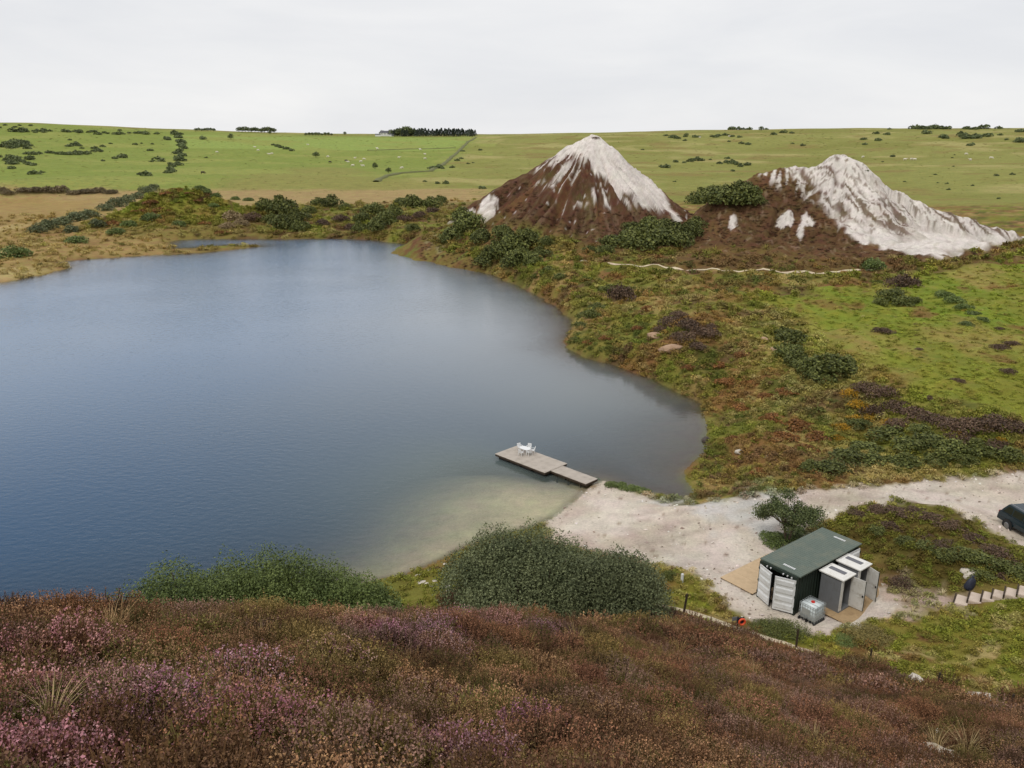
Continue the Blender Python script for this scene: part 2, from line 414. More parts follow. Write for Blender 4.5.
# ------------------------------------------------------------------ materials
def nmat(name):
    m = bpy.data.materials.new(name); m.use_nodes = True
    t = m.node_tree; b = t.nodes['Principled BSDF']
    return m, t, b, t.links.new
def N(t, typ, **kw):
    nd = t.nodes.new(typ)
    for k, v in kw.items():
        if k in nd.inputs: nd.inputs[k].default_value = v
        else: setattr(nd, k, v)
    return nd
def simple(name, col, rough=0.6, var=0.12, scale=8.0, metal=0.0, bump=0.0, dirt=None, dirt_amt=0.4, dscale=2.0, spec=0.4):
    m, t, b, L = nmat(name)
    b.inputs['Roughness'].default_value = rough; b.inputs['Metallic'].default_value = metal
    b.inputs['Specular IOR Level'].default_value = spec
    tcn = N(t, 'ShaderNodeTexCoord')
    nz = N(t, 'ShaderNodeTexNoise', Scale=scale, Detail=5.0)
    L(tcn.outputs['Object'], nz.inputs['Vector'])
    hs = N(t, 'ShaderNodeMix', data_type='RGBA')
    c = np.array(col)
    hs.inputs['A'].default_value = (*np.clip(c * (1 - var), 0, 1), 1); hs.inputs['B'].default_value = (*np.clip(c * (1 + var), 0, 1), 1)
    L(nz.outputs['Fac'], hs.inputs['Factor'])
    res = hs.outputs['Result']
    if dirt is not None:
        n2 = N(t, 'ShaderNodeTexNoise', Scale=dscale, Detail=8.0, Roughness=0.65)
        L(tcn.outputs['Object'], n2.inputs['Vector'])
        r2 = N(t, 'ShaderNodeMapRange'); r2.inputs[1].default_value = .48; r2.inputs[2].default_value = .72; r2.inputs[4].default_value = dirt_amt
        L(n2.outputs['Fac'], r2.inputs[0])
        m2 = N(t, 'ShaderNodeMix', data_type='RGBA'); m2.inputs['B'].default_value = (*dirt, 1)
        L(r2.outputs[0], m2.inputs['Factor']); L(res, m2.inputs['A']); res = m2.outputs['Result']
    L(res, b.inputs['Base Color'])
    if bump:
        bp = N(t, 'ShaderNodeBump', Strength=bump, Distance=0.02)
        L(nz.outputs['Fac'], bp.inputs['Height']); L(bp.outputs['Normal'], b.inputs['Normal'])
    return m

def ground_mat(name, fine=1.0, streak=False):
    m, t, b, L = nmat(name)
    b.inputs['Roughness'].default_value = 0.95; b.inputs['Specular IOR Level'].default_value = 0.1
    at = N(t, 'ShaderNodeAttribute', attribute_name='Col')
    geo = N(t, 'ShaderNodeNewGeometry')
    n1 = N(t, 'ShaderNodeTexNoise', Scale=0.9 * fine, Detail=8.0, Roughness=0.7)
    n2 = N(t, 'ShaderNodeTexNoise', Scale=6.0 * fine, Detail=4.0, Roughness=0.7)
    n3 = N(t, 'ShaderNodeTexNoise', Scale=0.16 * fine, Detail=6.0, Roughness=0.6)
    for q in (n1, n2, n3): L(geo.outputs['Position'], q.inputs['Vector'])
    ad = N(t, 'ShaderNodeMath', operation='ADD'); L(n1.outputs['Fac'], ad.inputs[0]); L(n2.outputs['Fac'], ad.inputs[1])
    ad2 = N(t, 'ShaderNodeMath', operation='ADD'); L(ad.outputs[0], ad2.inputs[0]); L(n3.outputs['Fac'], ad2.inputs[1])
    mr = N(t, 'ShaderNodeMapRange'); mr.inputs[1].default_value = 1.0; mr.inputs[2].default_value = 2.0; mr.inputs[3].default_value = 0.62; mr.inputs[4].default_value = 1.38
    L(ad2.outputs[0], mr.inputs[0])
    vm = N(t, 'ShaderNodeVectorMath', operation='SCALE'); L(at.outputs['Color'], vm.inputs[0]); L(mr.outputs[0], vm.inputs['Scale'])
    hn = N(t, 'ShaderNodeTexNoise', Scale=0.5 * fine, Detail=5.0); L(geo.outputs['Position'], hn.inputs['Vector'])
    hr = N(t, 'ShaderNodeMapRange'); hr.inputs[1].default_value = .3; hr.inputs[2].default_value = .7; hr.inputs[3].default_value = .475; hr.inputs[4].default_value = .525
    L(hn.outputs['Fac'], hr.inputs[0])
    hsv = N(t, 'ShaderNodeHueSaturation'); L(hr.outputs[0], hsv.inputs['Hue']); L(vm.outputs[0], hsv.inputs['Color'])
    L(hsv.outputs['Color'], b.inputs['Base Color'])
    bp = N(t, 'ShaderNodeBump', Strength=0.6, Distance=0.25 / fine); L(ad.outputs[0], bp.inputs['Height']); L(bp.outputs['Normal'], b.inputs['Normal'])
    return m

def leaf_mat(name, c1, c2, rough=0.6, inst=False, trans=0.0):
    """leaf colour between c1 and c2 by a per-leaf random value; instances multiply by their own tint"""
    m, t, b, L = nmat(name)
    b.inputs['Roughness'].default_value = rough; b.inputs['Specular IOR Level'].default_value = 0.25
    a = N(t, 'ShaderNodeAttribute', attribute_name='var')
    mxn = N(t, 'ShaderNodeMix', data_type='RGBA'); mxn.inputs['A'].default_value = (*c1, 1); mxn.inputs['B'].default_value = (*c2, 1)
    L(a.outputs['Fac'], mxn.inputs['Factor'])
    res = mxn.outputs['Result']
    if inst:
        ia = N(t, 'ShaderNodeAttribute', attribute_name='tint', attribute_type='INSTANCER')
        mu = N(t, 'ShaderNodeVectorMath', operation='MULTIPLY'); L(res, mu.inputs[0]); L(ia.outputs['Color'], mu.inputs[1]); res = mu.outputs[0]
    else:
        oi = N(t, 'ShaderNodeObjectInfo')
        mr = N(t, 'ShaderNodeMapRange'); mr.inputs[3].default_value = 0.8; mr.inputs[4].default_value = 1.2; L(oi.outputs['Random'], mr.inputs[0])
        mu = N(t, 'ShaderNodeVectorMath', operation='SCALE'); L(res, mu.inputs[0]); L(mr.outputs[0], mu.inputs['Scale']); res = mu.outputs[0]
    L(res, b.inputs['Base Color'])
    return m

M = {}
M['ground'] = ground_mat('ground_mat')
M['tip'] = ground_mat('spoil_tip_mat')
M['track'] = ground_mat('track_mat', 1.6)
M['green_steel'] = simple('green_steel', A(92, 104, 94), .45, .15, 3, dirt=A(122, 122, 104), dirt_amt=.6, dscale=1.1)
M['dark_green'] = simple('dark_green_steel', A(36, 48, 40), .5, .2, 3)
M['white_steel'] = simple('white_painted_steel', A(226, 228, 228), .45, .04, 3, dirt=A(150, 140, 120), dirt_amt=.35, dscale=1.6)
M['black'] = simple('black_rubber', (.012, .012, .013), .6, .2, 6)
M['ply'] = simple('plywood', A(205, 178, 142), .7, .14, 5, dirt=A(150, 125, 95), dirt_amt=.4, bump=.2)
M['old_ply'] = simple('weathered_plywood', A(178, 150, 112), .8, .2, 5, dirt=A(110, 85, 55), dirt_amt=.6, bump=.3)
M['timber'] = simple('grey_timber', A(188, 178, 166), .8, .14, 4, dirt=A(120, 108, 96), dirt_amt=.45, bump=.3)
M['dark_timber'] = simple('dark_timber', A(62, 50, 38), .85, .25, 6, bump=.3)
M['plastic_white'] = simple('white_plastic', A(235, 236, 236), .4, .03, 4)
M['roof_white'] = simple('white_moulded_roof', A(232, 230, 224), .4, .04, 4, dirt=A(170, 160, 140), dirt_amt=.3)
M['toilet_grey'] = simple('grey_plastic_wall', A(118, 120, 122), .5, .08, 3, dirt=A(90, 85, 78), dirt_amt=.4)
M['toilet_in'] = simple('brown_interior', A(110, 86, 72), .6, .15, 4)
M['door_skin'] = simple('scuffed_door_skin', A(214, 212, 206), .5, .05, 3, dirt=A(150, 140, 120), dirt_amt=.7, dscale=2.2)
M['skylight'] = simple('smoked_skylight', A(98, 98, 104), .3, .1, 4)
M['tank'] = simple('translucent_tank', A(222, 230, 230), .35, .05, 4)
M['cage'] = simple('galvanised_bar', A(186, 192, 192), .35, .08, 6, metal=.6)
M['red'] = simple('red_cap', A(205, 50, 40), .45, .08, 5)
M['orange'] = simple('orange_ring', A(235, 92, 55), .5, .06, 5)
M['navy'] = simple('navy_sheet', A(44, 48, 64), .6, .25, 6, bump=.4)
M['stone'] = simple('pale_stone', A(205, 196, 182), .9, .16, 3, dirt=A(130, 120, 90), dirt_amt=.5, bump=.5)
M['dark_stone'] = simple('dark_wet_stone', A(70, 60, 52), .6, .2, 3, bump=.5)
M['tread'] = simple('step_gravel', A(205, 188, 172), .95, .12, 9, dirt=A(150, 132, 110), dirt_amt=.5, bump=.6)
M['car_paint'] = simple('dark_blue_car_paint', (.012, .028, .038), .18, .1, 2, metal=.2, spec=.6)
M['car_glass'] = simple('car_glass', (.01, .012, .014), .06, .05, 2, spec=.7)
M['tyre'] = simple('tyre_rubber', (.014, .014, .014), .8, .2, 8)
M['rim'] = simple('alloy_rim', A(150, 152, 155), .3, .06, 4, metal=.8)
M['lamp_red'] = simple('red_lamp_lens', A(150, 18, 16), .2, .05, 4)
M['bark'] = simple('grey_bark', A(98, 84, 70), .9, .2, 8, bump=.5)
M['cow_white'] = simple('white_hide', A(228, 220, 205), .8, .05, 3)
M['cow_dark'] = simple('dark_hide', A(60, 48, 42), .8, .1, 3)
M['house_white'] = simple('white_render', A(225, 225, 222), .8, .05, 1)
M['slate'] = simple('slate_roof', A(92, 92, 98), .7, .1, 1)
M['mound_green'] = simple('hedge_earth', A(108, 110, 66), .95, .2, .3)
# foliage
M['gorse'] = leaf_mat('gorse_leaf', A(60, 70, 34), A(120, 124, 64))
M['willow'] = leaf_mat('willow_leaf', A(62, 74, 48), A(128, 134, 94))
M['willow_dark'] = leaf_mat('dark_willow_leaf', A(58, 70, 44), A(136, 142, 100))
M['hedge_green'] = leaf_mat('green_hedge_leaf', A(64, 82, 40), A(130, 144, 80))
M['hazed_green'] = leaf_mat('hazed_bush_leaf', A(70, 84, 52), A(122, 130, 84))  # distance haze put into the leaf colour: paler, with less contrast
M['heath_dark'] = leaf_mat('dark_heather_leaf', A(66, 52, 42), A(124, 100, 80))
M['rust'] = leaf_mat('rust_bracken_leaf', A(96, 62, 34), A(160, 112, 60))
M['yellow_gorse'] = leaf_mat('yellow_gorse_leaf', A(84, 80, 30), A(214, 160, 40))
M['straw_bush'] = leaf_mat('pale_scrub_leaf', A(120, 100, 72), A(176, 156, 118))
M['olive_bush'] = leaf_mat('olive_bush_leaf', A(84, 80, 44), A(150, 134, 78))
M['marsh_brown'] = leaf_mat('marsh_shrub_twigs', A(76, 70, 48), A(136, 118, 88))
M['tree_leaf'] = leaf_mat('thorn_leaf', A(48, 62, 34), A(112, 120, 74))
M['conifer'] = leaf_mat('conifer_needles', A(38, 50, 40), A(78, 88, 72))

# ------------------------------------------------------------------ land colours (albedo only)
def pxpoly(pts):
    x, y, z = hit([p[0] for p in pts], [p[1] for p in pts]); return list(zip(np.arctan2(x, y), np.log(np.hypot(x, y))))
class Paint:
    def __init__(s, x, y, base):
        s.th = np.arctan2(x, y); s.v = np.log(np.maximum(np.hypot(x, y), .3)); s.x = x; s.y = y
        s.c = np.empty(np.shape(x) + (3,)); s.c[:] = base
    def mixc(s, mask, col):
        mask = np.clip(mask, 0, 1)[..., None]; s.c = s.c * (1 - mask) + np.asarray(col) * mask
    def poly(s, pts, col, soft=0.01, rough=0.01, scale=30, seed=1, amt=1.0):
        p = pxpoly(pts) if pts[0][1] > 20 else pts
        th = [q[0] for q in p]; v = [q[1] for q in p]
        sel = (s.th > min(th) - .08) & (s.th < max(th) + .08) & (s.v > min(v) - .25) & (s.v < max(v) + .25)
        if not sel.any(): return
        d = sdpoly(s.th[sel], s.v[sel], p)
        d = d + rough * 2 * fbm(s.th[sel] * scale, s.v[sel] * scale, 3, seed)
        mk = np.zeros(np.shape(s.th)); mk[sel] = sstep(-soft, soft, d) * amt
        s.mixc(mk, col)
    def patch(s, mask, col, freq, thr, soft=.12, seed=0, oct=4, aniso=1.0):
        nn = fbm(s.x * freq, s.y * freq * aniso, oct, seed)
        s.mixc(mask * sstep(thr - soft, thr + soft, nn), col)

SANDP = [(598, 481), (650, 497), (690, 506), (735, 499), (800, 491), (830, 488), (900, 484), (1024, 471), (1250, 466), (1250, 556), (1024, 548), (990, 528), (950, 508), (900, 501), (850, 508), (812, 528), (800, 545), (890, 588), (905, 608), (830, 634), (745, 619), (718, 592), (690, 570), (640, 560), (556, 545), (545, 520)]
def paint_land(x, y, z, sd):
    r = np.hypot(x, y); th = np.arctan2(x, y)
    P = Paint(x, y, A(140, 140, 74))
    far = sstep(300, 360, r)
    one = np.ones(np.shape(x))
    # far moor
    P.patch(far, A(130, 130, 64), .006, .05, .25, 60)
    P.patch(far, A(160, 152, 94), .012, .25, .2, 61)
    P.patch(far, A(136, 124, 70), .02, .3, .2, 62)
    P.poly([(-300, 121), (0, 123), (100, 127), (200, 131), (300, 135), (474, 136.5), (462, 152), (440, 170), (405, 180), (380, 186), (300, 188), (0, 189), (-300, 189)], A(129, 141, 66), .02, .01, 20, 2)
    P.poly([(170, 135), (300, 137), (476, 137), (455, 150), (300, 150), (172, 148)], A(142, 158, 80), .01, .005, 20, 3, .85)
    P.poly([(212, 186), (250, 174), (310, 167), (350, 168), (390, 178), (440, 186), (440, 192), (212, 192)], A(142, 136, 76), .03, .015, 20, 4, .8)
    P.patch(far * (x < -20), A(143, 148, 76), .012, .2, .25, 63)
    # marsh strip and left fen
    P.poly([(-300, 189), (0, 189), (240, 190), (480, 188), (520, 192), (480, 204), (400, 208), (300, 206), (200, 205), (0, 206), (-300, 206)], A(162, 140, 94), .02, .012, 25, 5)
    mid = (1 - sstep(290, 330, r)) * sstep(36, 46, r)
    P.mixc(mid * (x < -15), A(128, 114, 62))
    P.poly([(-300, 197), (0, 197), (95, 200), (110, 212), (70, 232), (160, 238), (170, 244), (265, 246), (72, 270), (0, 286), (-300, 310)], A(158, 134, 84), .02, .015, 22, 6)
    P.patch(mid * (x < -40), A(138, 112, 70), .06, .25, .2, 64, 4, .4)
    P.patch(mid * (x < -40), A(176, 156, 106), .05, .3, .2, 65, 4, .4)
    h3 = sstep(.3, 2.0, z - 2.2) * mid * (x < -55)
    P.mixc(h3, A(134, 126, 56)); P.patch(h3, A(142, 112, 62), .09, .12, .2, 66); P.patch(h3, A(122, 130, 48), .07, .05, .2, 67); P.patch(h3, A(96, 76, 48), .2, .3, .15, 68)
    bl = sstep(-95, -70, x) * (x < -15) * mid
    P.mixc(bl * .7, A(116, 100, 54)); P.patch(bl, A(98, 76, 48), .1, .1, .15, 69); P.patch(bl, A(120, 122, 52), .08, .15, .2, 70)
    # rough bank right of the lake
    bk = mid * (x > -15)
    P.mixc(bk, A(130, 122, 62))
    P.patch(bk, A(122, 122, 52), .07, -.06, .2, 71)
    P.patch(bk, A(134, 104, 62), .1, .1, .2, 72)
    P.patch(bk, A(106, 86, 56), .13, .3, .15, 73)
    P.patch(bk, A(158, 136, 84), .16, .28, .15, 74)
    P.patch(bk, A(96, 96, 44), .2, .3, .12, 75)
    # upper green field
    gf = [(775, 300), (840, 285), (900, 283), (960, 268), (1030, 258), (1250, 255), (1250, 440), (1024, 424), (965, 408), (900, 382), (855, 358), (820, 335)]
    P.poly(gf, A(130, 132, 52), .02, .03, 14, 7)
    gm = np.zeros(np.shape(x)); d = None
    pg = pxpoly(gf); gm = sstep(-.02, .03, sdpoly(P.th, P.v, pg)) * bk
    P.patch(gm, A(122, 134, 47), .07, .0, .25, 76, 4, .5); P.patch(gm, A(148, 136, 72), .1, .2, .2, 77, 4, .4); P.patch(gm, A(128, 106, 58), .16, .42, .12, 78, 4, .5)
    P.poly([(640, 262), (700, 250), (760, 240), (900, 250), (985, 262), (900, 274), (700, 273)], A(108, 84, 56), .02, .02, 20, 8)
    # heathy hump between track and steps
    P.poly([(815, 528), (850, 511), (900, 506), (950, 512), (990, 532), (1024, 552), (1250, 560), (1250, 620), (960, 590), (900, 585), (862, 560)], A(96, 84, 42), .03, .03, 14, 9)
    # lower grass
    P.poly([(640, 570), (700, 560), (720, 588), (745, 620), (830, 634), (900, 605), (960, 604), (1250, 600), (1250, 720), (1024, 700), (860, 664), (800, 652), (700, 616), (655, 606)], A(132, 120, 56), .02, .02, 14, 10)
    lg = sstep(-.03, .03, sdpoly(P.th, P.v, pxpoly([(640, 570), (700, 560), (720, 588), (745, 620), (830, 634), (900, 605), (960, 604), (1250, 600), (1250, 720), (1024, 700), (860, 664), (800, 652), (700, 616), (655, 606)])))
    P.patch(lg, A(122, 122, 46), .3, .05, .2, 80); P.patch(lg, A(120, 92, 56), .35, .22, .12, 81); P.patch(lg, A(170, 152, 100), .5, .3, .12, 82)
    P.poly([(385, 576), (420, 572), (470, 546), (540, 528), (560, 545), (480, 600), (440, 618), (390, 612)], A(118, 112, 50), .02, .02, 14, 11)
    # track, beach and yard
    sand = A(212, 198, 182)
    P.poly(SANDP, sand, .008, .008, 40, 12)
    sm = sstep(.28, .36, P.c.mean(-1)) * (r < 90) * (sd < 0)
    P.patch(sm, A(198, 183, 166), .25, .1, .25, 301); P.patch(sm, A(218, 206, 192), .18, .15, .2, 302); P.patch(sm, A(170, 152, 136), 1.1, .52, .12, 303)
    P.poly([(672, 506), (735, 498), (770, 494), (790, 520), (770, 540), (735, 530)], A(204, 202, 198), .03, .03, 20, 15, .75)
    for off_ in (-.75, .75, 2.6, 4.0):
        tk = [at_z(px_, py_, 1.9) for px_, py_ in [(640, 525), (700, 515), (760, 506), (820, 497), (900, 491), (960, 490), (1100, 492)]]
        dd = np.full(np.shape(x), 1e9)
        near_ = r < 90
        for a_, b_ in zip(tk[:-1], tk[1:]): dd[near_] = np.minimum(dd[near_], dseg(x[near_], y[near_] - off_ + .3 * noise(x[near_] * .2, y[near_] * 0 + off_, 305), a_, b_)[0])
        P.mixc(sm * sstep(.42, .15, dd) * sstep(-.5, .3, noise(x * .3, y * .3, 306)) * .55, A(176, 162, 148))
    P.poly([(880, 585), (905, 580), (930, 595), (960, 598), (956, 606), (905, 612)], A(196, 176, 158), .02, .02, 30, 13)
    # foreground heather soil
    ff = (1 - sstep(34, 44, r)) * (1 - lg)
    P.mixc(ff * sstep(2.0, 4.0, z), A(84, 62, 44))
    P.patch(ff * sstep(2.0, 4.0, z), A(104, 76, 50), .4, .1, .2, 83)
    P.patch(ff * sstep(2.0, 4.0, z), A(110, 108, 50), .3, .3, .12, 84)
    # bare muddy rim, lake bed
    P.mixc(np.clip(1 - np.abs(sd) / .6, 0, 1) * .5 * sstep(13, 19, np.hypot(x - BEACH_C[0] + 4, y - BEACH_C[1] + 4)), A(108, 88, 62))
    ub = sstep(-.2, 1.0, sd)
    bd = np.hypot(x - JETTY_C[0] - 1, y - JETTY_C[1] + 1)
    P.mixc(ub, A(112, 94, 76))
    P.mixc(ub * (1 - sstep(10, 26, bd)) * beach_side(x, y), A(222, 206, 176))
    return P.c

# ------------------------------------------------------------------ ground sheet
print('land'); 
GC = paint_land(GX, GY, GZ, GSD)
ni, nj = GX.shape
idx = np.arange(ni * nj).reshape(ni, nj)
q = np.stack([idx[:-1, :-1], idx[:-1, 1:], idx[1:, 1:], idx[1:, :-1]], -1).reshape(-1, 4)
qs = np.stack([idx[-1, :-1], idx[-1, 1:], idx[0, 1:], idx[0, :-1]], -1).reshape(-1, 4)
q = np.concatenate([q, qs])[:, ::-1]
vv = np.stack([GX, GY, GZ], -1).reshape(-1, 3)
me = arr_mesh('ground', vv, q[:, ::-1], [M['ground']], smooth=True, attrs={'Col': ('POINT', 'FLOAT_COLOR', np.concatenate([GC.reshape(-1, 3), np.ones((ni * nj, 1))], 1))})
go = link(bpy.data.objects.new('ground', me)); tag(go, kind='structure')

# ------------------------------------------------------------------ spoil tips (dense sheets with talus)
def tip_sheet(name, fn, cx, cy, hw, hd, step, painter, label):
    xs = np.arange(cx - hw, cx + hw, step); ys = np.arange(cy - hd, cy + hd, step)
    X, Y = np.meshgrid(xs, ys, indexing='ij'); Z, S, D = fn(X, Y)
    G = h_at(X, Y, top=False)
    keep = Z > G - 0.5
    C = painter(X, Y, Z, S, D, G); print('x', C.mean()); TIPL.append((xs, ys, sstep(.16, .3, C.mean(-1))))
    a, b = X.shape; ix = np.arange(a * b).reshape(a, b)
    Q = np.stack([ix[:-1, :-1], ix[1:, :-1], ix[1:, 1:], ix[:-1, 1:]], -1).reshape(-1, 4)
    k = keep.ravel(); Q = Q[k[Q].any(1)]
    us = np.unique(Q); rm = np.full(a * b, -1); rm[us] = np.arange(len(us))
    V = np.stack([X, Y, Z], -1).reshape(-1, 3)[us]; Cc = C.reshape(-1, 3)[us]
    m = arr_mesh(name, V, rm[Q], [M['tip']], smooth=True, attrs={'Col': ('POINT', 'FLOAT_COLOR', np.concatenate([Cc, np.ones((len(us), 1))], 1))})
    o = link(bpy.data.objects.new(name, m)); tag(o, label, kind='structure'); return o
TIPL = []
FACE1 = [(528, 172), (560, 162), (600, 172), (672, 208), (660, 216), (620, 208), (590, 206), (565, 212), (545, 200), (536, 186)]
FACE2 = [(778, 160), (812, 156), (845, 145), (885, 170), (940, 200), (1000, 218), (1060, 236), (1050, 243), (1010, 246), (975, 250), (940, 257), (915, 256), (888, 247), (862, 236), (842, 226), (832, 212), (820, 200), (806, 186), (790, 176)]
WHITE = A(224, 216, 208); BROWN = A(92, 66, 48)
def plan(pts, ridge):
    """corner points of a patch, in plan; points above the silhouette go just behind the ridge"""
    x, y, z = hit([p[0] for p in pts], [p[1] for p in pts]); rth = [math.atan2(q[0], q[1]) for q in ridge]; rr = [math.hypot(q[0], q[1]) for q in ridge]; out_ = []
    for a_, b_ in zip(x, y):
        r_ = math.hypot(a_, b_); t_ = math.atan2(a_, b_)
        if r_ > 222: r_ = float(np.interp(t_, rth, rr)) + 8
        out_.append((r_ * math.sin(t_), r_ * math.cos(t_)))
    return out_
def mask_plan(X, Y, pts, ridge, amp, nz_):
    return sdpoly(X, Y, plan(pts, ridge)) + amp * nz_
def paint1(X, Y, Z, S, D, G):
    C = np.empty(X.shape + (3,)); C[:] = BROWN
    st = noise(S * 11, D * .05, 71) * .6 + noise(S * 26, D * .08, 72) * .5 + .6 * fbm(X * .2, Y * .2, 3, 73)
    def mixc(mk, col):
        nonlocal C; mk = np.clip(mk, 0, 1)[..., None]; C = C * (1 - mk) + np.asarray(col) * mk
    mixc(sstep(.0, .4, fbm(X * .12, Y * .12, 4, 74)) * .6, A(118, 84, 58))
    mixc(sstep(.15, .4, fbm(X * .3, Y * .3, 3, 75)) * .5, A(72, 56, 42))
    mixc(sstep(.3, .5, fbm(X * .2, Y * .2, 3, 77)) * .35, A(96, 92, 50))
    w_ = mask_plan(X, Y, [(540, 166), (548, 156), (562, 146), (592, 126), (640, 150), (715, 214), (690, 219), (668, 211), (642, 203), (622, 194), (606, 182), (592, 168), (574, 158), (556, 161)], RIDGE1, 2.3, st)
    mixc(sstep(-.7, .8, w_), WHITE)
    w2 = mask_plan(X, Y, FACE1, RIDGE1, 1.5, st)
    mixc(sstep(.2, .42, noise(S * 15 + .5 * noise(X * .2, Y * .2, 70), D * .07, 78) + .4 * fbm(X * .35, Y * .35, 3, 79)) * sstep(-.6, 1.5, w2), WHITE * .93)
    for (a, b, rx, ry) in [(487, 208, 9, 6), (438, 230, 10, 12), (432, 240, 8, 10), (462, 210, 6, 4), (470, 217, 6, 4), (452, 222, 5, 4), (440, 247, 5, 5)]:
        hx_, hy_, _hz = hit1(a, b); t_ = math.atan2(hx_, hy_)
        e = 1 - np.hypot((np.arctan2(X, Y) - t_) * 800 / rx, (np.hypot(X, Y) - math.hypot(hx_, hy_)) / (ry * .55)) + .5 * fbm(X * .5, Y * .5, 3, 90)
        mixc(sstep(-.1, .2, e), WHITE)
    # scattered pale stones
    mixc(sstep(.62, .75, fbm(X * .8, Y * .8, 2, 93)) * .8, WHITE * .8)
    mixc(sstep(.0, .6, noise(S * 30, D * .07, 94) + .5 * fbm(X * .9, Y * .9, 3, 99)) * .28, A(140, 118, 98))
    lo_ = sstep(10.5, 6.0, Z + 2.0 * fbm(X * .1, Y * .1, 3, 76)) * sstep(18, 4, X); mixc(lo_ * .9, A(124, 110, 60)); mixc(lo_ * sstep(.0, .3, fbm(X * .15, Y * .15, 3, 68)), A(112, 84, 56)); mixc(lo_ * sstep(.1, .3, fbm(X * .12 + 5, Y * .12, 3, 67)), A(112, 116, 56))
    ed = sstep(2.2, .3, Z - G); mixc(ed * .8, A(112, 96, 52))
    return C
def paint2(X, Y, Z, S, D, G):
    C = np.empty(X.shape + (3,)); C[:] = A(98, 74, 50)
    def mixc(mk, col):
        nonlocal C; mk = np.clip(mk, 0, 1)[..., None]; C = C * (1 - mk) + np.asarray(col) * mk
    wq = S + noise(X * .09, Y * .09, 31) * 3.5
    st = noise(wq * .5, D * .06, 81) * .6 + noise(wq * 1.3, D * .1, 82) * .5 + .7 * fbm(X * .2, Y * .2, 3, 83)
    mixc(sstep(.0, .4, fbm(X * .12, Y * .12, 4, 84)) * .6, A(116, 86, 58)); mixc(sstep(.2, .45, fbm(X * .4, Y * .4, 3, 85)) * .5, A(78, 60, 44))
    mixc(sstep(.32, .45, fbm(X * .9, Y * .35, 3, 86)) * .5, A(150, 130, 106))
    w_ = mask_plan(X, Y, FACE2, RIDGE2, 2.4, st)
    mixc(sstep(-.8, .9, w_), WHITE)
    w3 = mask_plan(X, Y, [(752, 178), (782, 162), (816, 170), (838, 212), (820, 210), (798, 194), (770, 186)], RIDGE2, 1.0, st)
    mixc(sstep(.1, .3, noise(wq * 1.3, D * .1, 91) + .5 * fbm(X * .3, Y * .3, 3, 92)) * sstep(-.6, 1.2, w3), WHITE * .92)
    # brown rills left standing in the white face
    pp_, dd_ = .85 * X + .53 * Y + 1.2 * noise(X * .15, Y * .15, 86), .53 * X - .85 * Y
    rl = noise(pp_ * .75, dd_ * .10, 87) + .7 * noise(pp_ * 1.7, dd_ * .16, 88) + .35 * fbm(X * .7, Y * .7, 3, 89)
    for (pp, th_) in [([(838, 186), (856, 178), (880, 196), (905, 214), (918, 230), (905, 234), (880, 228), (858, 220), (846, 204)], -.14), ([(880, 190), (920, 206), (960, 216), (1050, 240), (1020, 242), (960, 230), (922, 218), (890, 204)], -.04), ([(786, 166), (826, 168), (850, 205), (842, 218), (820, 200), (800, 184)], .06), ([(850, 164), (870, 176), (866, 186), (850, 180)], .1)]:
        w4 = mask_plan(X, Y, pp, RIDGE2, 1.0, st)
        mixc(sstep(th_ + .08, th_ + .24, rl) * sstep(-1.5, 1.5, w4 + 1.2 * st) * .92, A(110, 90, 72))
    mixc(sstep(.22, .3, C.mean(-1)) * sstep(.0, .6, noise(wq * 1.6, D * .10, 95) + .5 * fbm(X * .9, Y * .9, 3, 98)) * .5, A(176, 164, 152))
    for (a, b, rx, ry) in [(786, 217, 7, 2), (806, 222, 7, 2), (733, 222, 4, 2), (801, 231, 3, 4)]:
        hx_, hy_, _hz = hit1(a, b); t_ = math.atan2(hx_, hy_)
        e = 1 - np.hypot((np.arctan2(X, Y) - t_) * 800 / rx, (np.hypot(X, Y) - math.hypot(hx_, hy_)) / ry) + .6 * fbm(X * .5, Y * .5, 3, 190)
        mixc(sstep(-.1, .2, e), WHITE * .9)
    mixc(sstep(.32, .42, fbm(X * 1.1, Y * 1.1, 2, 97)) * .65 * sstep(8, 11, Z), A(104, 82, 62))
    mixc(sstep(.45, .6, fbm(X * .5, Y * .5, 3, 96)) * .6 * sstep(8, 12, Z), A(110, 88, 66))
    ed = sstep(1.6, .2, Z - G); mixc(ed * .8, A(116, 96, 54))
    return C
tip_sheet('hill', mound1, float(RIDGE1[6][0]) - 8, 200, 60, 62, .36, paint1, 'conical white china clay spoil tip with brown heather flank')
tip_sheet('hill', mound2, float(RIDGE2[7][0]) - 3, 178, 72, 62, .36, paint2, 'jagged white spoil tip with rilled face and pale fan on the right')

def TIPC(x, y):
    """how white the tip surface is at a place (0 elsewhere)"""
    o = np.zeros(len(x))
    for xs, ys, c_ in TIPL:
        i = np.round((x - xs[0]) / (xs[1] - xs[0])).astype(int); j = np.round((y - ys[0]) / (ys[1] - ys[0])).astype(int)
        ok = (i >= 0) & (j >= 0) & (i < len(xs)) & (j < len(ys)); o[ok] = np.maximum(o[ok], c_[i[ok], j[ok]])
    return o

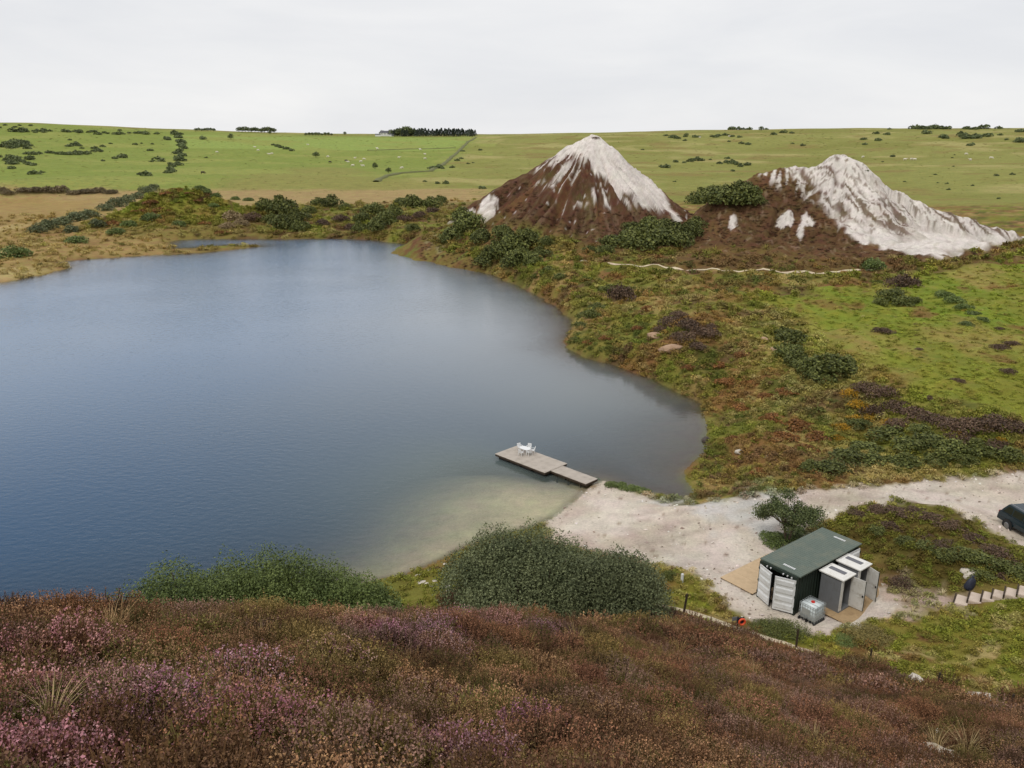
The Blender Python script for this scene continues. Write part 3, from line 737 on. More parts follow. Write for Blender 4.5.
# ------------------------------------------------------------------ lake
def water_mat():
    m, t, b, L = nmat('lake_water')
    t.nodes.remove(b); o = t.nodes['Material Output']
    dep = N(t, 'ShaderNodeAttribute', attribute_name='depth')
    geo = N(t, 'ShaderNodeNewGeometry')
    mpn = N(t, 'ShaderNodeMapping'); mpn.inputs['Scale'].default_value = (1.0, 1.8, 1.0); mpn.inputs['Rotation'].default_value = (0, 0, R(25))
    L(geo.outputs['Position'], mpn.inputs['Vector'])
    n1 = N(t, 'ShaderNodeTexNoise', Scale=1.1, Detail=3.0, Roughness=.6); n2 = N(t, 'ShaderNodeTexNoise', Scale=.05, Detail=3.0)
    L(mpn.outputs['Vector'], n1.inputs['Vector']); L(geo.outputs['Position'], n2.inputs['Vector'])
    att = N(t, 'ShaderNodeAttribute', attribute_name='chop')
    mu = N(t, 'ShaderNodeMath', operation='MULTIPLY'); L(att.outputs['Fac'], mu.inputs[0]); mu.inputs[1].default_value = 0.5
    wp = N(t, 'ShaderNodeMapRange'); wp.inputs[1].default_value = .35; wp.inputs[2].default_value = .65; wp.inputs[3].default_value = .5; wp.inputs[4].default_value = .72; L(n2.outputs['Fac'], wp.inputs[0])
    mu2 = N(t, 'ShaderNodeMath', operation='MULTIPLY'); L(mu.outputs[0], mu2.inputs[0]); L(wp.outputs[0], mu2.inputs[1])
    bp = N(t, 'ShaderNodeBump', Distance=.22); L(n1.outputs['Fac'], bp.inputs['Height']); L(mu2.outputs[0], bp.inputs['Strength'])
    body = N(t, 'ShaderNodeBsdfDiffuse')
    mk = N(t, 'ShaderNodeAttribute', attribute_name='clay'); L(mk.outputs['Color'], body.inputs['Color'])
    tr = N(t, 'ShaderNodeBsdfTransparent'); tr.inputs['Color'].default_value = (.91, .95, .91, 1)
    ex = N(t, 'ShaderNodeMath', operation='MULTIPLY'); L(dep.outputs['Fac'], ex.inputs[0]); ex.inputs[1].default_value = -0.75
    ee = N(t, 'ShaderNodeMath', operation='EXPONENT'); L(ex.outputs[0], ee.inputs[0])
    m1 = N(t, 'ShaderNodeMixShader'); L(ee.outputs[0], m1.inputs['Fac']); L(body.outputs[0], m1.inputs[1]); L(tr.outputs[0], m1.inputs[2])
    gl = N(t, 'ShaderNodeBsdfGlossy'); gl.inputs['Roughness'].default_value = .06; L(bp.outputs['Normal'], gl.inputs['Normal'])
    fr = N(t, 'ShaderNodeFresnel', IOR=1.345); L(bp.outputs['Normal'], fr.inputs['Normal'])
    m2 = N(t, 'ShaderNodeMixShader'); L(fr.outputs[0], m2.inputs['Fac']); L(m1.outputs[0], m2.inputs[1]); L(gl.outputs[0], m2.inputs[2])
    L(m2.outputs[0], o.inputs['Surface'])
    return m
wth = np.linspace(R(-80), R(28), 420); wr = np.exp(np.linspace(math.log(30), math.log(268), 320))
WT, WR = np.meshgrid(wth, wr, indexing='ij'); WX, WY = WR * np.sin(WT), WR * np.cos(WT)
WH, WSD, _ = H_ground(WX, WY)
keep = (WSD > -3.0)
ix = np.arange(WX.size).reshape(WX.shape)
Q = np.stack([ix[:-1, :-1], ix[1:, :-1], ix[1:, 1:], ix[:-1, 1:]], -1).reshape(-1, 4)[:, ::-1]
Q = Q[keep.ravel()[Q].all(1)]
us = np.unique(Q); rm = np.full(WX.size, -1); rm[us] = np.arange(len(us))
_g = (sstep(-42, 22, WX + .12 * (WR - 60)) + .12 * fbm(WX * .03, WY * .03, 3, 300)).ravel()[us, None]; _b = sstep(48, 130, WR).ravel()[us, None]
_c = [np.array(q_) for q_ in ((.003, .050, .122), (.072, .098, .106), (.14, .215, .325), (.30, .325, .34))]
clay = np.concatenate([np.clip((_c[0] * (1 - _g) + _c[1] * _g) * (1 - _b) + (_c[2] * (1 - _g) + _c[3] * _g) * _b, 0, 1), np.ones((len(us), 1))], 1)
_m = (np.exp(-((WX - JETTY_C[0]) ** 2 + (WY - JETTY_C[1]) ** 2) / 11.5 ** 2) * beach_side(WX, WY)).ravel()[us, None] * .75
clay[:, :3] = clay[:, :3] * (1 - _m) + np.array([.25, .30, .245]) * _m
chop = np.clip(1.0 - sstep(-25, 15, WX) * .75, .15, 1)
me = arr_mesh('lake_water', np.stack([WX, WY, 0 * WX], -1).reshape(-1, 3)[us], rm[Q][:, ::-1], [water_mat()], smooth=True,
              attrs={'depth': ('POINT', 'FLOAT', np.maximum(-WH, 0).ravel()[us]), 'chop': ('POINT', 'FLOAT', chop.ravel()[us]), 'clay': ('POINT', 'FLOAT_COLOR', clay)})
lo = link(bpy.data.objects.new('lake_water', me)); tag(lo, kind='structure')
# ------------------------------------------------------------------ draped ribbons: paths
def ribbon(name, pts, width, mat, label=None, lift=.05, step=.5, wob=.3, seed=0):
    P_ = np.array([hit1(*p)[:2] for p in pts]); seg = np.hypot(*np.diff(P_, axis=0).T); cs = np.concatenate([[0], np.cumsum(seg)])
    s = np.arange(0, cs[-1], step); X = np.interp(s, cs, P_[:, 0]); Y = np.interp(s, cs, P_[:, 1])
    dx, dy = np.gradient(X), np.gradient(Y); l = np.hypot(dx, dy); nx, ny = -dy / l, dx / l
    wd = width * (1 + wob * noise(s * .6, s * 0 + .5, seed)) * np.minimum(1, .3 + np.minimum(s, cs[-1] - s) * .6)
    off = np.linspace(-.5, .5, 5); V = []
    for k, o in enumerate(off):
        j = .12 * noise(s * 1.7, s * 0 + k, seed + 3)
        x = X + nx * (o * wd + j); y = Y + ny * (o * wd + j)
        V.append(np.stack([x, y, h_at(x, y) + lift - .08 * (abs(o) > .4)], 1))
    n_ = len(s); V = np.stack(V, 1).reshape(-1, 3); ix = np.arange(n_ * 5).reshape(n_, 5)
    Q = np.stack([ix[:-1, :-1], ix[1:, :-1], ix[1:, 1:], ix[:-1, 1:]], -1).reshape(-1, 4)[:, ::-1]
    if np.cross(V[Q[0, 1]] - V[Q[0, 0]], V[Q[0, 2]] - V[Q[0, 0]])[2] < 0: Q = Q[:, ::-1]
    me = arr_mesh(name, V, Q, [mat], smooth=True, attrs={'Col': ('POINT', 'FLOAT_COLOR', np.tile(np.array([[*A(208, 192, 164), 1]]), (len(V), 1)))})
    o = link(bpy.data.objects.new(name, me)); tag(o, label, kind='structure'); return o
ribbon('path', [(655, 605), (672, 608), (700, 615), (720, 622), (745, 631), (780, 642), (822, 656)], .55, M['track'], 'narrow pale path along the foot of the heather slope', .06, .4)
ribbon('path', [(608, 263), (640, 267), (690, 270.5), (740, 272), (800, 272), (850, 271), (884, 267)], .6, M['track'], 'thin pale track crossing below the two spoil tips', .12, 1.0, .5, 5)

# ------------------------------------------------------------------ container and what stands round it
PADZ, C0, YAW = 1.15, (16.48, 40.45), 0.6537
ca, sa = math.cos(YAW), math.sin(YAW)
def loc(X, Y, z=0.0): return (C0[0] + X * ca - Y * sa, C0[1] + X * sa + Y * ca, PADZ + z)

E_ = tag(empty('shipping_container', loc(0, 0), YAW), 'dark green shipping container with its white end doors ajar, beside plywood decks', 'container')
def corr_wall(y, x0, x1, z0, z1, depth, pitch, out):
    pts = []; x = x0
    while x < x1 - 1e-6:
        for fx, d in ((0, 0), (.25, 0), (.4, 1), (.65, 1), (.8, 0)):
            xx = x + fx * pitch
            if xx < x1: pts.append((xx, d))
        x += pitch
    pts.append((x1, 0)); m = MB(); vs = []; n_ = len(pts)
    for xx, d in pts: vs += [(xx, y + out * d * depth, z0), (xx, y + out * d * depth, z1)]
    fs = [(2 * i, 2 * i + 2, 2 * i + 3, 2 * i + 1) for i in range(n_ - 1)]
    return m.add(vs, fs)
corr_wall(0.10, .0, 6.1, .14, 2.42, .05, .28, -1).build('side_wall', M['dark_green'], E_)
corr_wall(2.50, .0, 6.1, .14, 2.42, .05, .28, 1).build('side_wall', M['dark_green'], E_)
m = MB()
for x0 in (-.24, 6.06):
    for y0 in (.02, 2.46): m = MB().box(x0, x0 + .14, y0, y0 + .12, 0, 2.44).build('corner_post', M['dark_green'], E_)
hd = MB().box(-.24, -.04, .14, 2.46, 2.26, 2.45).build('header_beam', M['dark_green'], E_)
for yy in (.35, .62, .9, 1.75, 2.0): MB().box(-.31, -.243, yy, yy + .07, 2.28, 2.36).build('lock_keeper', M['white_steel'], hd)
MB().box(6.06, 6.2, .14, 2.46, 2.26, 2.43).build('header_beam', M['dark_green'], E_)
MB().box(-.1, 6.06, .06, 2.54, .03, .15).build('floor_frame', M['dark_green'], E_)
MB().box(-.02, 6.06, .13, 2.47, .152, .17).build('floor_panel', M['ply'], E_)
# roof: ribs across the container
prof = []; x = -.12; pitch = .21
while x < 6.26:
    prof += [(x, 0), (x + pitch * .3, 0), (x + pitch * .42, 1), (x + pitch * .85, 1)]; x += pitch
prof.append((x, 0)); vs = []; 
for xx, d in prof: vs += [(xx, -.06, 2.52 + d * .022), (xx, 2.66, 2.52 + d * .022)]
n_ = len(prof); k0 = len(vs)
for xx, d in prof: vs += [(xx, -.06, 2.455), (xx, 2.66, 2.455)]
fs = []
for i in range(n_ - 1):
    a_ = 2 * i; fs += [(a_, a_ + 2, a_ + 3, a_ + 1), (k0 + a_ + 1, k0 + a_ + 3, k0 + a_ + 2, k0 + a_), (k0 + a_, k0 + a_ + 2, a_ + 2, a_), (a_ + 1, a_ + 3, k0 + a_ + 3, k0 + a_ + 1)]
fs += [(0, 1, k0 + 1, k0), (2 * n_ - 1, 2 * n_ - 2, k0 + 2 * n_ - 2, k0 + 2 * n_ - 1)]
rf = MB().add(vs, fs).build('roof', M['green_steel'], E_)
for X0, y0, n_l in ((.28, .62, 8), (5.72, .72, 8)):        # unreadably small white lettering
    m = MB(); yy = y0
    for k in range(n_l):
        wl = (.075, .05, .085, .07)[k % 4]
        m.box(X0, X0 + .17, yy, yy + wl, 2.548, 2.556); yy += wl + .028
    m.build('roof_lettering', M['white_steel'], rf)
def cont_door(w=1.17, h=2.12):
    """hinge at the origin, leaf along +Y, outside face towards -X"""
    m = MB().box(-.02, .03, 0, w, 0, h)
    z = .10
    for k in range(4):
        hh = .40
        s0 = len(m.v)
        m.add([(-.02, .09, z), (-.02, w - .09, z), (-.02, w - .09, z + hh), (-.02, .09, z + hh), (-.062, .11, z + .08), (-.062, w - .11, z + .08), (-.062, w - .11, z + hh - .08), (-.062, .11, z + hh - .08)],
              [(7, 6, 5, 4), (0, 4, 5, 1), (1, 5, 6, 2), (2, 6, 7, 3), (3, 7, 4, 0)])
        z += .50
    return m
def put_door(X, Y, ang, flip=False):
    m = cont_door()
    if flip:
        m.xf(lambda x, y, z: (x, -y, z)); m.f = [f[::-1] for f in m.f]
    d = m.build('door', M['white_steel'], E_, loc=(X, Y, .14), rot=(0, 0, ang))
    g = MB().box(-.035, .045, 1.172, 1.198, 0, 2.12)
    for yy in (.28, .86): pass
    if flip: g.xf(lambda x, y, z: (x, -y, z)); g.f = [f[::-1] for f in g.f]
    g.build('door_seal', M['black'], d)
    for zz in (.25, 1.0, 1.8):
        b = MB().box(-.05, .05, -.05, .02, zz, zz + .14)
        if flip: b.xf(lambda x, y, z: (x, -y, z)); b.f = [f[::-1] for f in b.f]
        b.build('hinge', M['dark_green'], d)
    return d
put_door(-.26, .08, R(24)); put_door(-.26, 2.52, R(-20), True)
put_door(6.22, -.06, R(88)); put_door(6.2, 2.66, R(-62), True)

def plank_deck(name, label, cat, poly, mat, sheet_w, sheet_l, th=.04, hz=.10, side='dark_timber'):
    """poly in container coordinates: a rectangle x0,x1,y0,y1 of separate sheets on bearers"""
    x0, x1, y0, y1 = poly
    e = tag(empty(name, loc(x0, y0), YAW), label, cat)
    nx = max(1, round((x1 - x0) / sheet_w)); ny = max(1, round((y1 - y0) / sheet_l)); sw = (x1 - x0) / nx; sl_ = (y1 - y0) / ny
    mesh = MB().box(.006, sw - .006, .006, sl_ - .006, 0, th).mesh('plywood_sheet', mat)
    for i in range(nx):
        for j in range(ny):
            o = bpy.data.objects.new('plywood_sheet', mesh); o.location = (i * sw, j * sl_, hz + random.uniform(0, .006)); link(o, e)
    m = MB()
    for k in range(4):
        yy = .05 + k * (y1 - y0 - .2) / 3; m.box(.02, x1 - x0 - .02, yy, yy + .1, 0, hz - .004)
    m.build('bearer', M[side], e)
    return e
plank_deck('plywood_deck', 'clean pale plywood deck on the beach side of the green container', 'deck', (-.35, 4.6, 2.78, 5.2), M['ply'], 1.25, 2.42)
plank_deck('plywood_deck', 'worn brownish plywood deck under the two portable toilets', 'deck', (1.2, 6.3, -2.75, -.12), M['old_ply'], 1.27, 1.31)

def toilet(X, Y, label, door_ang):
    t = tag(empty('portable_toilet', loc(X, Y, .145), YAW), label, 'portable toilet', 'pair of portable toilets beside the container')
    hx, hy, h = .56, .66, 2.12
    MB().box(-hx, hx, -hy, hy, 0, .1).build('base', M['toilet_grey'], t)
    def ribbed(along, fix, lo_, hi_, out):
        m = MB(); nrib = 7
        if along == 'y': m.box(fix - .02, fix + .02, lo_, hi_, .1, h)
        else: m.box(lo_, hi_, fix - .02, fix + .02, .1, h)
        for k in range(nrib):
            c_ = lo_ + (hi_ - lo_) * (k + .5) / nrib
            if along == 'y': m.box(min(fix + out * .02, fix + out * .035), max(fix + out * .02, fix + out * .035), c_ - .03, c_ + .03, .2, h - .15)
            else: m.box(c_ - .03, c_ + .03, min(fix + out * .02, fix + out * .035), max(fix + out * .02, fix + out * .035), .2, h - .15)
        return m
    ribbed('y', -hx + .02, -hy + .042, hy - .042, -1).build('wall', M['toilet_grey'], t)
    ribbed('y', hx - .02, -hy + .042, hy - .042, 1).build('wall', M['toilet_grey'], t)
    ribbed('x', hy - .02, -hx, hx, 1).build('wall', M['toilet_grey'], t)
    fr = MB().box(-hx, -hx + .24, -hy, -hy + .04, .1, h).box(hx - .08, hx, -hy, -hy + .04, .1, h).box(-hx + .24, hx - .08, -hy, -hy + .04, h - .14, h)
    fr.build('front_frame', M['door_skin'], t)
    MB().box(-hx + .05, hx - .05, .12, hy - .05, .1, .55).build('seat_box', M['toilet_in'], t)
    MB().tube([(0, .3, .555), (0, .3, .585)], .2, 14).build('toilet_seat', M['black'], t)
    MB().box(-hx + .041, -hx + .16, -.3, .0, .25, .6).build('urinal', M['black'], t)
    ro = MB()
    def ring(z, ax, ay): return [(-ax, -ay, z), (ax, -ay, z), (ax, ay, z), (-ax, ay, z)]
    vs = ring(h + .003, hx + .1, hy + .12) + ring(h + .09, hx + .11, hy + .13) + ring(h + .115, hx + .02, hy + .04) + ring(h + .17, hx - .08, hy - .06)
    ro.add(vs, [(3, 2, 1, 0)] + [(4 * r_ + i, 4 * r_ + (i + 1) % 4, 4 * r_ + 4 + (i + 1) % 4, 4 * r_ + 4 + i) for r_ in range(3) for i in range(4)] + [(12, 13, 14, 15)])
    r_o = ro.build('roof', M['roof_white'], t, bevel=.012)
    sk = MB().box(-.16, .16, -hy + .16, hy - .16, h + .172, h + .195).build('skylight', M['skylight'], r_o)
    for k in range(6):
        yy = -hy + .2 + k * .17; MB().box(-.162, .162, yy, yy + .02, h + .196, h + .204).build('skylight_rib', M['roof_white'], sk) if False else None
    MB().tube([(.3, .45, h + .1), (.3, .45, h + .38)], .05, 10).build('vent_pipe', M['roof_white'], t) if False else None
    # door leaf hinged on the right front edge
    d = MB().box(-.02, .02, -.80, 0, .0, 1.92)
    d.box(-.035, -.021, -.72, -.08, .12, .85).box(-.035, -.021, -.72, -.08, 1.0, 1.78)
    do = d.build('door', M['door_skin'], t, loc=(hx - .06, -hy - .01, .12), rot=(0, 0, door_ang), bevel=.006)
    MB().box(-.07, -.036, -.77, -.69, .88, .99).build('door_handle', M['black'], do)
    MB().box(-.021, .021, -.826, -.803, 0, 1.92).build('door_edge', M['dark_green'], do)
    return t
toilet(2.40, -.86, 'grey portable toilet nearer the white water tank, its white door open', R(4))
toilet(4.22, -.82, 'portable toilet farther from the white water tank, its white door open', R(-16))

# intermediate bulk tank
T = tag(empty('water_tank', loc(.28, -.78), YAW), 'square white water tank in a metal cage with red cap', 'water tank')
w2 = .53
pm = MB()
for k in range(5): pm.box(-w2, w2, -w2 + k * .23, -w2 + k * .23 + .14, .10, .13)
for yy in (-w2, -.05, w2 - .1): pm.box(-w2, w2, yy, yy + .1, 0, .098)
pm.build('pallet', M['black'], T)
MB().box(-.48, .48, -.48, .48, .14, 1.1).build('tank_body', M['tank'], T, bevel=.06, smooth=True)
cg = MB()
for k in range(7):
    c_ = -.5 + k / 6.0
    for s_ in (-.505, .505): cg.tube([(c_, s_, .13), (c_, s_, 1.1)], .012, 6); cg.tube([(s_, c_, .13), (s_, c_, 1.1)], .012, 6)
for z in (.32, .55, .78, 1.0, 1.1):
    cg.tube([(-.505, -.505, z), (.505, -.505, z), (.505, .505, z), (-.505, .505, z), (-.505, -.505, z)], .013, 6)
for s_ in (-.22, .22): cg.tube([(s_, -.505, 1.115), (s_, .505, 1.115)], .016, 6)
cg.build('cage', M['cage'], T)
MB().tube([(0, 0, 1.1), (0, 0, 1.16)], .11, 14).build('cap', M['red'], T)
MB().tube([(-.5, 0, .2), (-.62, 0, .2)], .05, 10).build('valve', M['black'], T)
MB().box(-.535, -.525, -.2, .3, .5, .86).build('label_plate', M['cage'], T)

# ------------------------------------------------------------------ jetty
def quad_dir(P0, P1, P2, P3):
    P0, P1, P2, P3 = [np.array(p) for p in (P0, P1, P2, P3)]
    u = (P2 - P1) + (P3 - P0); Lu = (np.linalg.norm(P2 - P1) + np.linalg.norm(P3 - P0)) / 2; u /= np.linalg.norm(u)
    v = np.array([-u[1], u[0]]); wv = (np.dot(P1 - P0, v) + np.dot(P2 - P3, v)) / 2
    return (P0 + P1 + P2 + P3) / 4, math.atan2(u[1], u[0]), Lu, wv
JZ = .48
c, yw, Lj, Wj = quad_dir(at_z(497.5, 454.3, JZ), at_z(514.9, 444.8, JZ), at_z(566.4, 462.8, JZ), at_z(545.6, 473.5, JZ))
g, gyw, Lg, Wg = quad_dir(at_z(550.4, 470.9, JZ), at_z(562.5, 464.2, JZ), at_z(593.5, 477.5, JZ), at_z(586, 482.6, JZ))
print('jetty', Lj, Wj, Lg, Wg)
def jetty(name, label, c, yw, Ld, Wd, z, cat):
    e = tag(empty(name, (c[0], c[1], 0), yw), label, cat)
    m = MB(); k = 0; xx = -Ld / 2
    while xx < Ld / 2 - .05:
        m.box(xx + .006, min(xx + .144, Ld / 2), -Wd / 2, Wd / 2, z - .035 + .004 * math.sin(k * 7.3), z + .004 * math.sin(k * 7.3)); xx += .15; k += 1
    tag(m.build('decking', M['timber'], e), kind='stuff')
    b = MB().box(-Ld / 2 + .02, Ld / 2 - .02, -Wd / 2 + .02, -Wd / 2 + .1, z - .22, z - .04).box(-Ld / 2 + .02, Ld / 2 - .02, Wd / 2 - .1, Wd / 2 - .02, z - .22, z - .04)
    b.box(-Ld / 2 + .02, -Ld / 2 + .1, -Wd / 2 + .11, Wd / 2 - .11, z - .22, z - .04).box(Ld / 2 - .1, Ld / 2 - .02, -Wd / 2 + .11, Wd / 2 - .11, z - .22, z - .04)
    b.build('side_beam', M['dark_timber'], e)
    return e
J = jetty('floating_jetty', 'wide pale timber jetty platform standing out in the lake', c, yw, Lj, abs(Wj), JZ, 'jetty')
fm = MB()
for k in range(4):
    xx = -Lj / 2 + .3 + k * (Lj - 1.7) / 3; fm.box(xx, xx + 1.1, -abs(Wj) / 2 + .2, abs(Wj) / 2 - .2, -.25, JZ - .225)
fm.build('float', M['black'], J)
Gk = jetty('gangway', 'narrow timber gangway joining the jetty platform to the sandy beach', g, gyw, Lg + .5, abs(Wg), JZ - .05, 'gangway')
for xx in (-Lg / 2 + .6, 0, Lg / 2 - .5):
    for yy in (-abs(Wg) / 2 + .2, abs(Wg) / 2 - .2): MB().tube([(xx, yy, -.9), (xx, yy, JZ - .275)], .07, 8).build('pile', M['dark_timber'], Gk)

# garden table and chairs on the platform
tx, ty = at_z(525, 449.5, JZ + .35)
tb = tag(empty('garden_table', (tx, ty, JZ + .006), yw), 'white plastic garden table at the lake end of the jetty', 'table')
nseg = 20
m = MB(); el = [(math.copysign(abs(math.cos(2 * math.pi * k / nseg)) ** .7, math.cos(2 * math.pi * k / nseg)) * .78, math.copysign(abs(math.sin(2 * math.pi * k / nseg)) ** .7, math.sin(2 * math.pi * k / nseg)) * .5) for k in range(nseg)]
m.prism(el, .69, .73).build('table_top', M['plastic_white'], tb)
for sx in (-1, 1):
    for sy in (-1, 1): MB().tube([(sx * .52, sy * .32, .688), (sx * .6, sy * .38, 0)], [.04, .03], 8).build('leg', M['plastic_white'], tb)
def chair_proto():
    e = empty('garden_chair')
    MB().box(-.24, .24, -.23, .22, .41, .44).build('seat', M['plastic_white'], e, bevel=.01)
    b = MB()
    for k in range(5): b.box(-.2 + k * .1 - .035, -.2 + k * .1 + .035, 0, .025, 0, .40)
    b.box(-.25, .25, -.004, .029, .402, .5)
    b.build('backrest', M['plastic_white'], e, loc=(0, .215, .43), rot=(R(-14), 0, 0))
    for sx in (-1, 1):
        MB().box(sx * .27 - .03, sx * .27 + .03, -.22, .26, .63, .66).build('armrest', M['plastic_white'], e)
        MB().tube([(sx * .25, -.2, .63), (sx * .27, -.24, 0)], [.03, .024], 6).build('leg', M['plastic_white'], e)
        MB().tube([(sx * .25, .2, .63), (sx * .26, .28, 0)], [.03, .024], 6).build('leg', M['plastic_white'], e)
    return e
ch0 = chair_proto()
CH = [(518.5, 447.3, 'white plastic chair behind the jetty table, nearest the open lake end'), (530.0, 447.8, 'white plastic chair at the far right corner of the jetty table'),
      (521.5, 453.2, 'white plastic chair in front of the jetty table, at its left'), (530.0, 453.6, 'white plastic chair in front of the jetty table, at its right'), (535.0, 451.2, 'white plastic chair at the landward end of the jetty table')]
for k, (px, py, lb) in enumerate(CH):
    o = ch0 if k == 0 else copy_tree(ch0)
    x, y = at_z(px, py, JZ + .2); d = math.atan2(y - ty, x - tx)
    r_ = max(math.hypot(x - tx, y - ty), .86)
    o.location = (tx + r_ * math.cos(d), ty + r_ * math.sin(d), JZ + .006); o.rotation_euler = (0, 0, d - math.pi / 2 + random.uniform(-.2, .2))
    tag(o, lb, 'chair', 'white chairs round the jetty table')

tb.scale = (.72, .72, .68)
for o in COL.objects:
    if o.get('group') == 'white chairs round the jetty table':
        o.scale = (.72, .72, .68); o.location.x = tx + (o.location.x - tx) * .76; o.location.y = ty + (o.location.y - ty) * .76
# ------------------------------------------------------------------ car
wx, wy, wz = hit1(1001, 523.5); ex, ey = at_z(1024, 537.5, wz); cyaw = math.atan2(ey - wy, ex - wx)
cu = np.array([math.cos(cyaw), math.sin(cyaw)]); cn = np.array([-cu[1], cu[0]])
cc = np.array([wx, wy]) + cu * 1.98 + cn * .80
CAR = tag(empty('parked_car', (cc[0], cc[1], h_at(cc[0], cc[1])), cyaw), 'dark blue estate car parked on the pale track, cut by the picture edge', 'car')
side = [(-2.28, .42), (-2.32, .75), (-2.27, 1.02), (-2.18, 1.08), (1.0, 1.02), (1.35, 1.0), (2.05, .9), (2.28, .74), (2.32, .42)]
def loft(prof, halfw, inset=.06):
    m = MB(); n_ = len(prof); vs = []
    for s_ in (-1, 1):
        vs += [(x, s_ * (halfw - (inset if (z > .9 or z < .5) else 0)), z) for x, z in prof]
    fs = [tuple(range(n_)), tuple(range(2 * n_ - 1, n_ - 1, -1))] + [(i, i + n_, (i + 1) % n_ + n_, (i + 1) % n_) for i in range(n_)]
    return m.add(vs, fs)
loft(side, .92).build('body', M['car_paint'], CAR, bevel=.035, smooth=False)
cab = MB(); bt = [(-2.16, 1.083), (1.12, 1.023), (.42, 1.62), (-1.75, 1.68)]
vs = [(x, s_ * hw, z) for s_ in (-1, 1) for (x, z), hw in zip(bt, (.84, .84, .68, .68))]
cab.add(vs, [(0, 1, 2, 3), (7, 6, 5, 4), (0, 4, 5, 1), (1, 5, 6, 2), (2, 6, 7, 3), (3, 7, 4, 0)])
cab.build('cabin', M['car_paint'], CAR, bevel=.03)
rp = MB().box(-1.72, .38, -.66, .66, 1.695, 1.712)
def yat(z): return .84 + (.68 - .84) * (z - 1.06) / .6
for s_ in (-1, 1):
    for (xa, xb, xc, xd) in ((-2.0, -1.25, -1.25, -1.66), (-1.18, -.32, -.32, -1.18), (-.25, .88, .40, -.25)):
        z0, z1 = 1.12, 1.55; y0, y1 = yat(z0) + .012, yat(z1) + .012
        v = [(xa, s_ * y0, z0), (xb, s_ * y0, z0), (xc, s_ * y1, z1), (xd, s_ * y1, z1)]
        v2 = [(x, y - s_ * .02, z) for x, y, z in v]
        MB().add(v + v2, [(0, 1, 2, 3), (7, 6, 5, 4), (0, 4, 5, 1), (1, 5, 6, 2), (2, 6, 7, 3), (3, 7, 4, 0)]).build('side_window', M['car_glass'], CAR)
    MB().tube([(-1.65, s_ * .6, 1.76), (.2, s_ * .6, 1.73)], .02, 6).build('roof_rail', M['rim'], CAR)
    MB().box(-2.345, -2.26, s_ * .72 - .1, s_ * .72 + .1, .78, 1.0).build('tail_light', M['lamp_red'], CAR)
    MB().box(.62, .78, s_ * .99 - .09, s_ * .99 + .09, 1.04, 1.18).build('wing_mirror', M['car_paint'], CAR, bevel=.02)
    for xw in (-1.36, 1.42):
        ar = MB().tube([(xw, s_ * .90, .36), (xw, s_ * .935, .36)], .42, 20).build('wheel_arch', M['black'], CAR)
        wh = MB().tube([(xw, s_ * .72, .34), (xw, s_ * .76, .34), (xw, s_ * .93, .34), (xw, s_ * .96, .34)], [.31, .345, .345, .31], 22).build('wheel', M['tyre'], CAR)
        MB().tube([(xw, s_ * .955, .34), (xw, s_ * .975, .34)], [.22, .18], 14).build('rim', M['rim'], wh)
MB().add([(-2.20, -.7, 1.13), (-2.20, .7, 1.13), (-1.86, .6, 1.58), (-1.86, -.6, 1.58), (-2.17, -.7, 1.12), (-2.17, .7, 1.12), (-1.83, .6, 1.57), (-1.83, -.6, 1.57)], [(3, 2, 1, 0), (4, 5, 6, 7), (0, 1, 5, 4), (1, 2, 6, 5), (2, 3, 7, 6), (3, 0, 4, 7)]).build('rear_window', M['car_glass'], CAR)
MB().add([(1.10, -.72, 1.08), (1.10, .72, 1.08), (.50, .6, 1.58), (.50, -.6, 1.58), (1.06, -.72, 1.07), (1.06, .72, 1.07), (.46, .6, 1.57), (.46, -.6, 1.57)], [(0, 1, 2, 3), (7, 6, 5, 4), (4, 5, 1, 0), (5, 6, 2, 1), (6, 7, 3, 2), (7, 4, 0, 3)]).build('windscreen', M['car_glass'], CAR)
MB().box(-2.38, -2.30, -.86, .86, .42, .66).build('bumper', M['black'], CAR, bevel=.02)

# ------------------------------------------------------------------ steps, sack, posts, lifebuoy, stones
ST = [(962, 600, 2.05), (976.5, 597.5, 2.22), (989, 596, 2.4), (1000, 594, 2.58), (1013, 592.5, 2.76), (1025, 591, 2.95), (1038, 589.5, 3.1), (1051, 588, 3.25)]
sx0, sy0 = at_z(ST[0][0], ST[0][1], ST[0][2]); sx1, sy1 = at_z(ST[-1][0], ST[-1][1], ST[-1][2])
syaw = -math.atan2((sx0 + sx1) / 2, (sy0 + sy1) / 2)
S_ = tag(empty('garden_steps', (sx0, sy0, 1.6), syaw), 'flight of pale gravel steps with dark timber risers climbing the bank', 'steps')
cy_, sy_ = math.cos(-syaw), math.sin(-syaw)
xs_ = []
for px, py, z in ST:
    x, y = at_z(px, py, z); z = max(z, float(h_at(x, y)) + .1); x, y = at_z(px, py, z); dx, dy = x - sx0, y - sy0; xs_.append((dx * cy_ - dy * sy_, dx * sy_ + dy * cy_, z - 1.6))
for k, (x, y, z) in enumerate(xs_):
    wl = .66 + .06 * math.sin(k * 2.1); wd = .54 + .07 * math.sin(k * 1.3 + 1)
    MB().prism([(x - wl * .5, y - wd), (x + wl * .5, y - wd * .95), (x + wl * .48, y + wd), (x - wl * .47, y + wd * .97)], z - .5, z).build('tread', M['tread'], S_, bevel=.03)
    MB().box(x - wl * .5 - .085, x - wl * .5 - .01, y - wd - .02, y + wd + .02, z - .5, z + .012).build('riser', M['dark_timber'], S_)

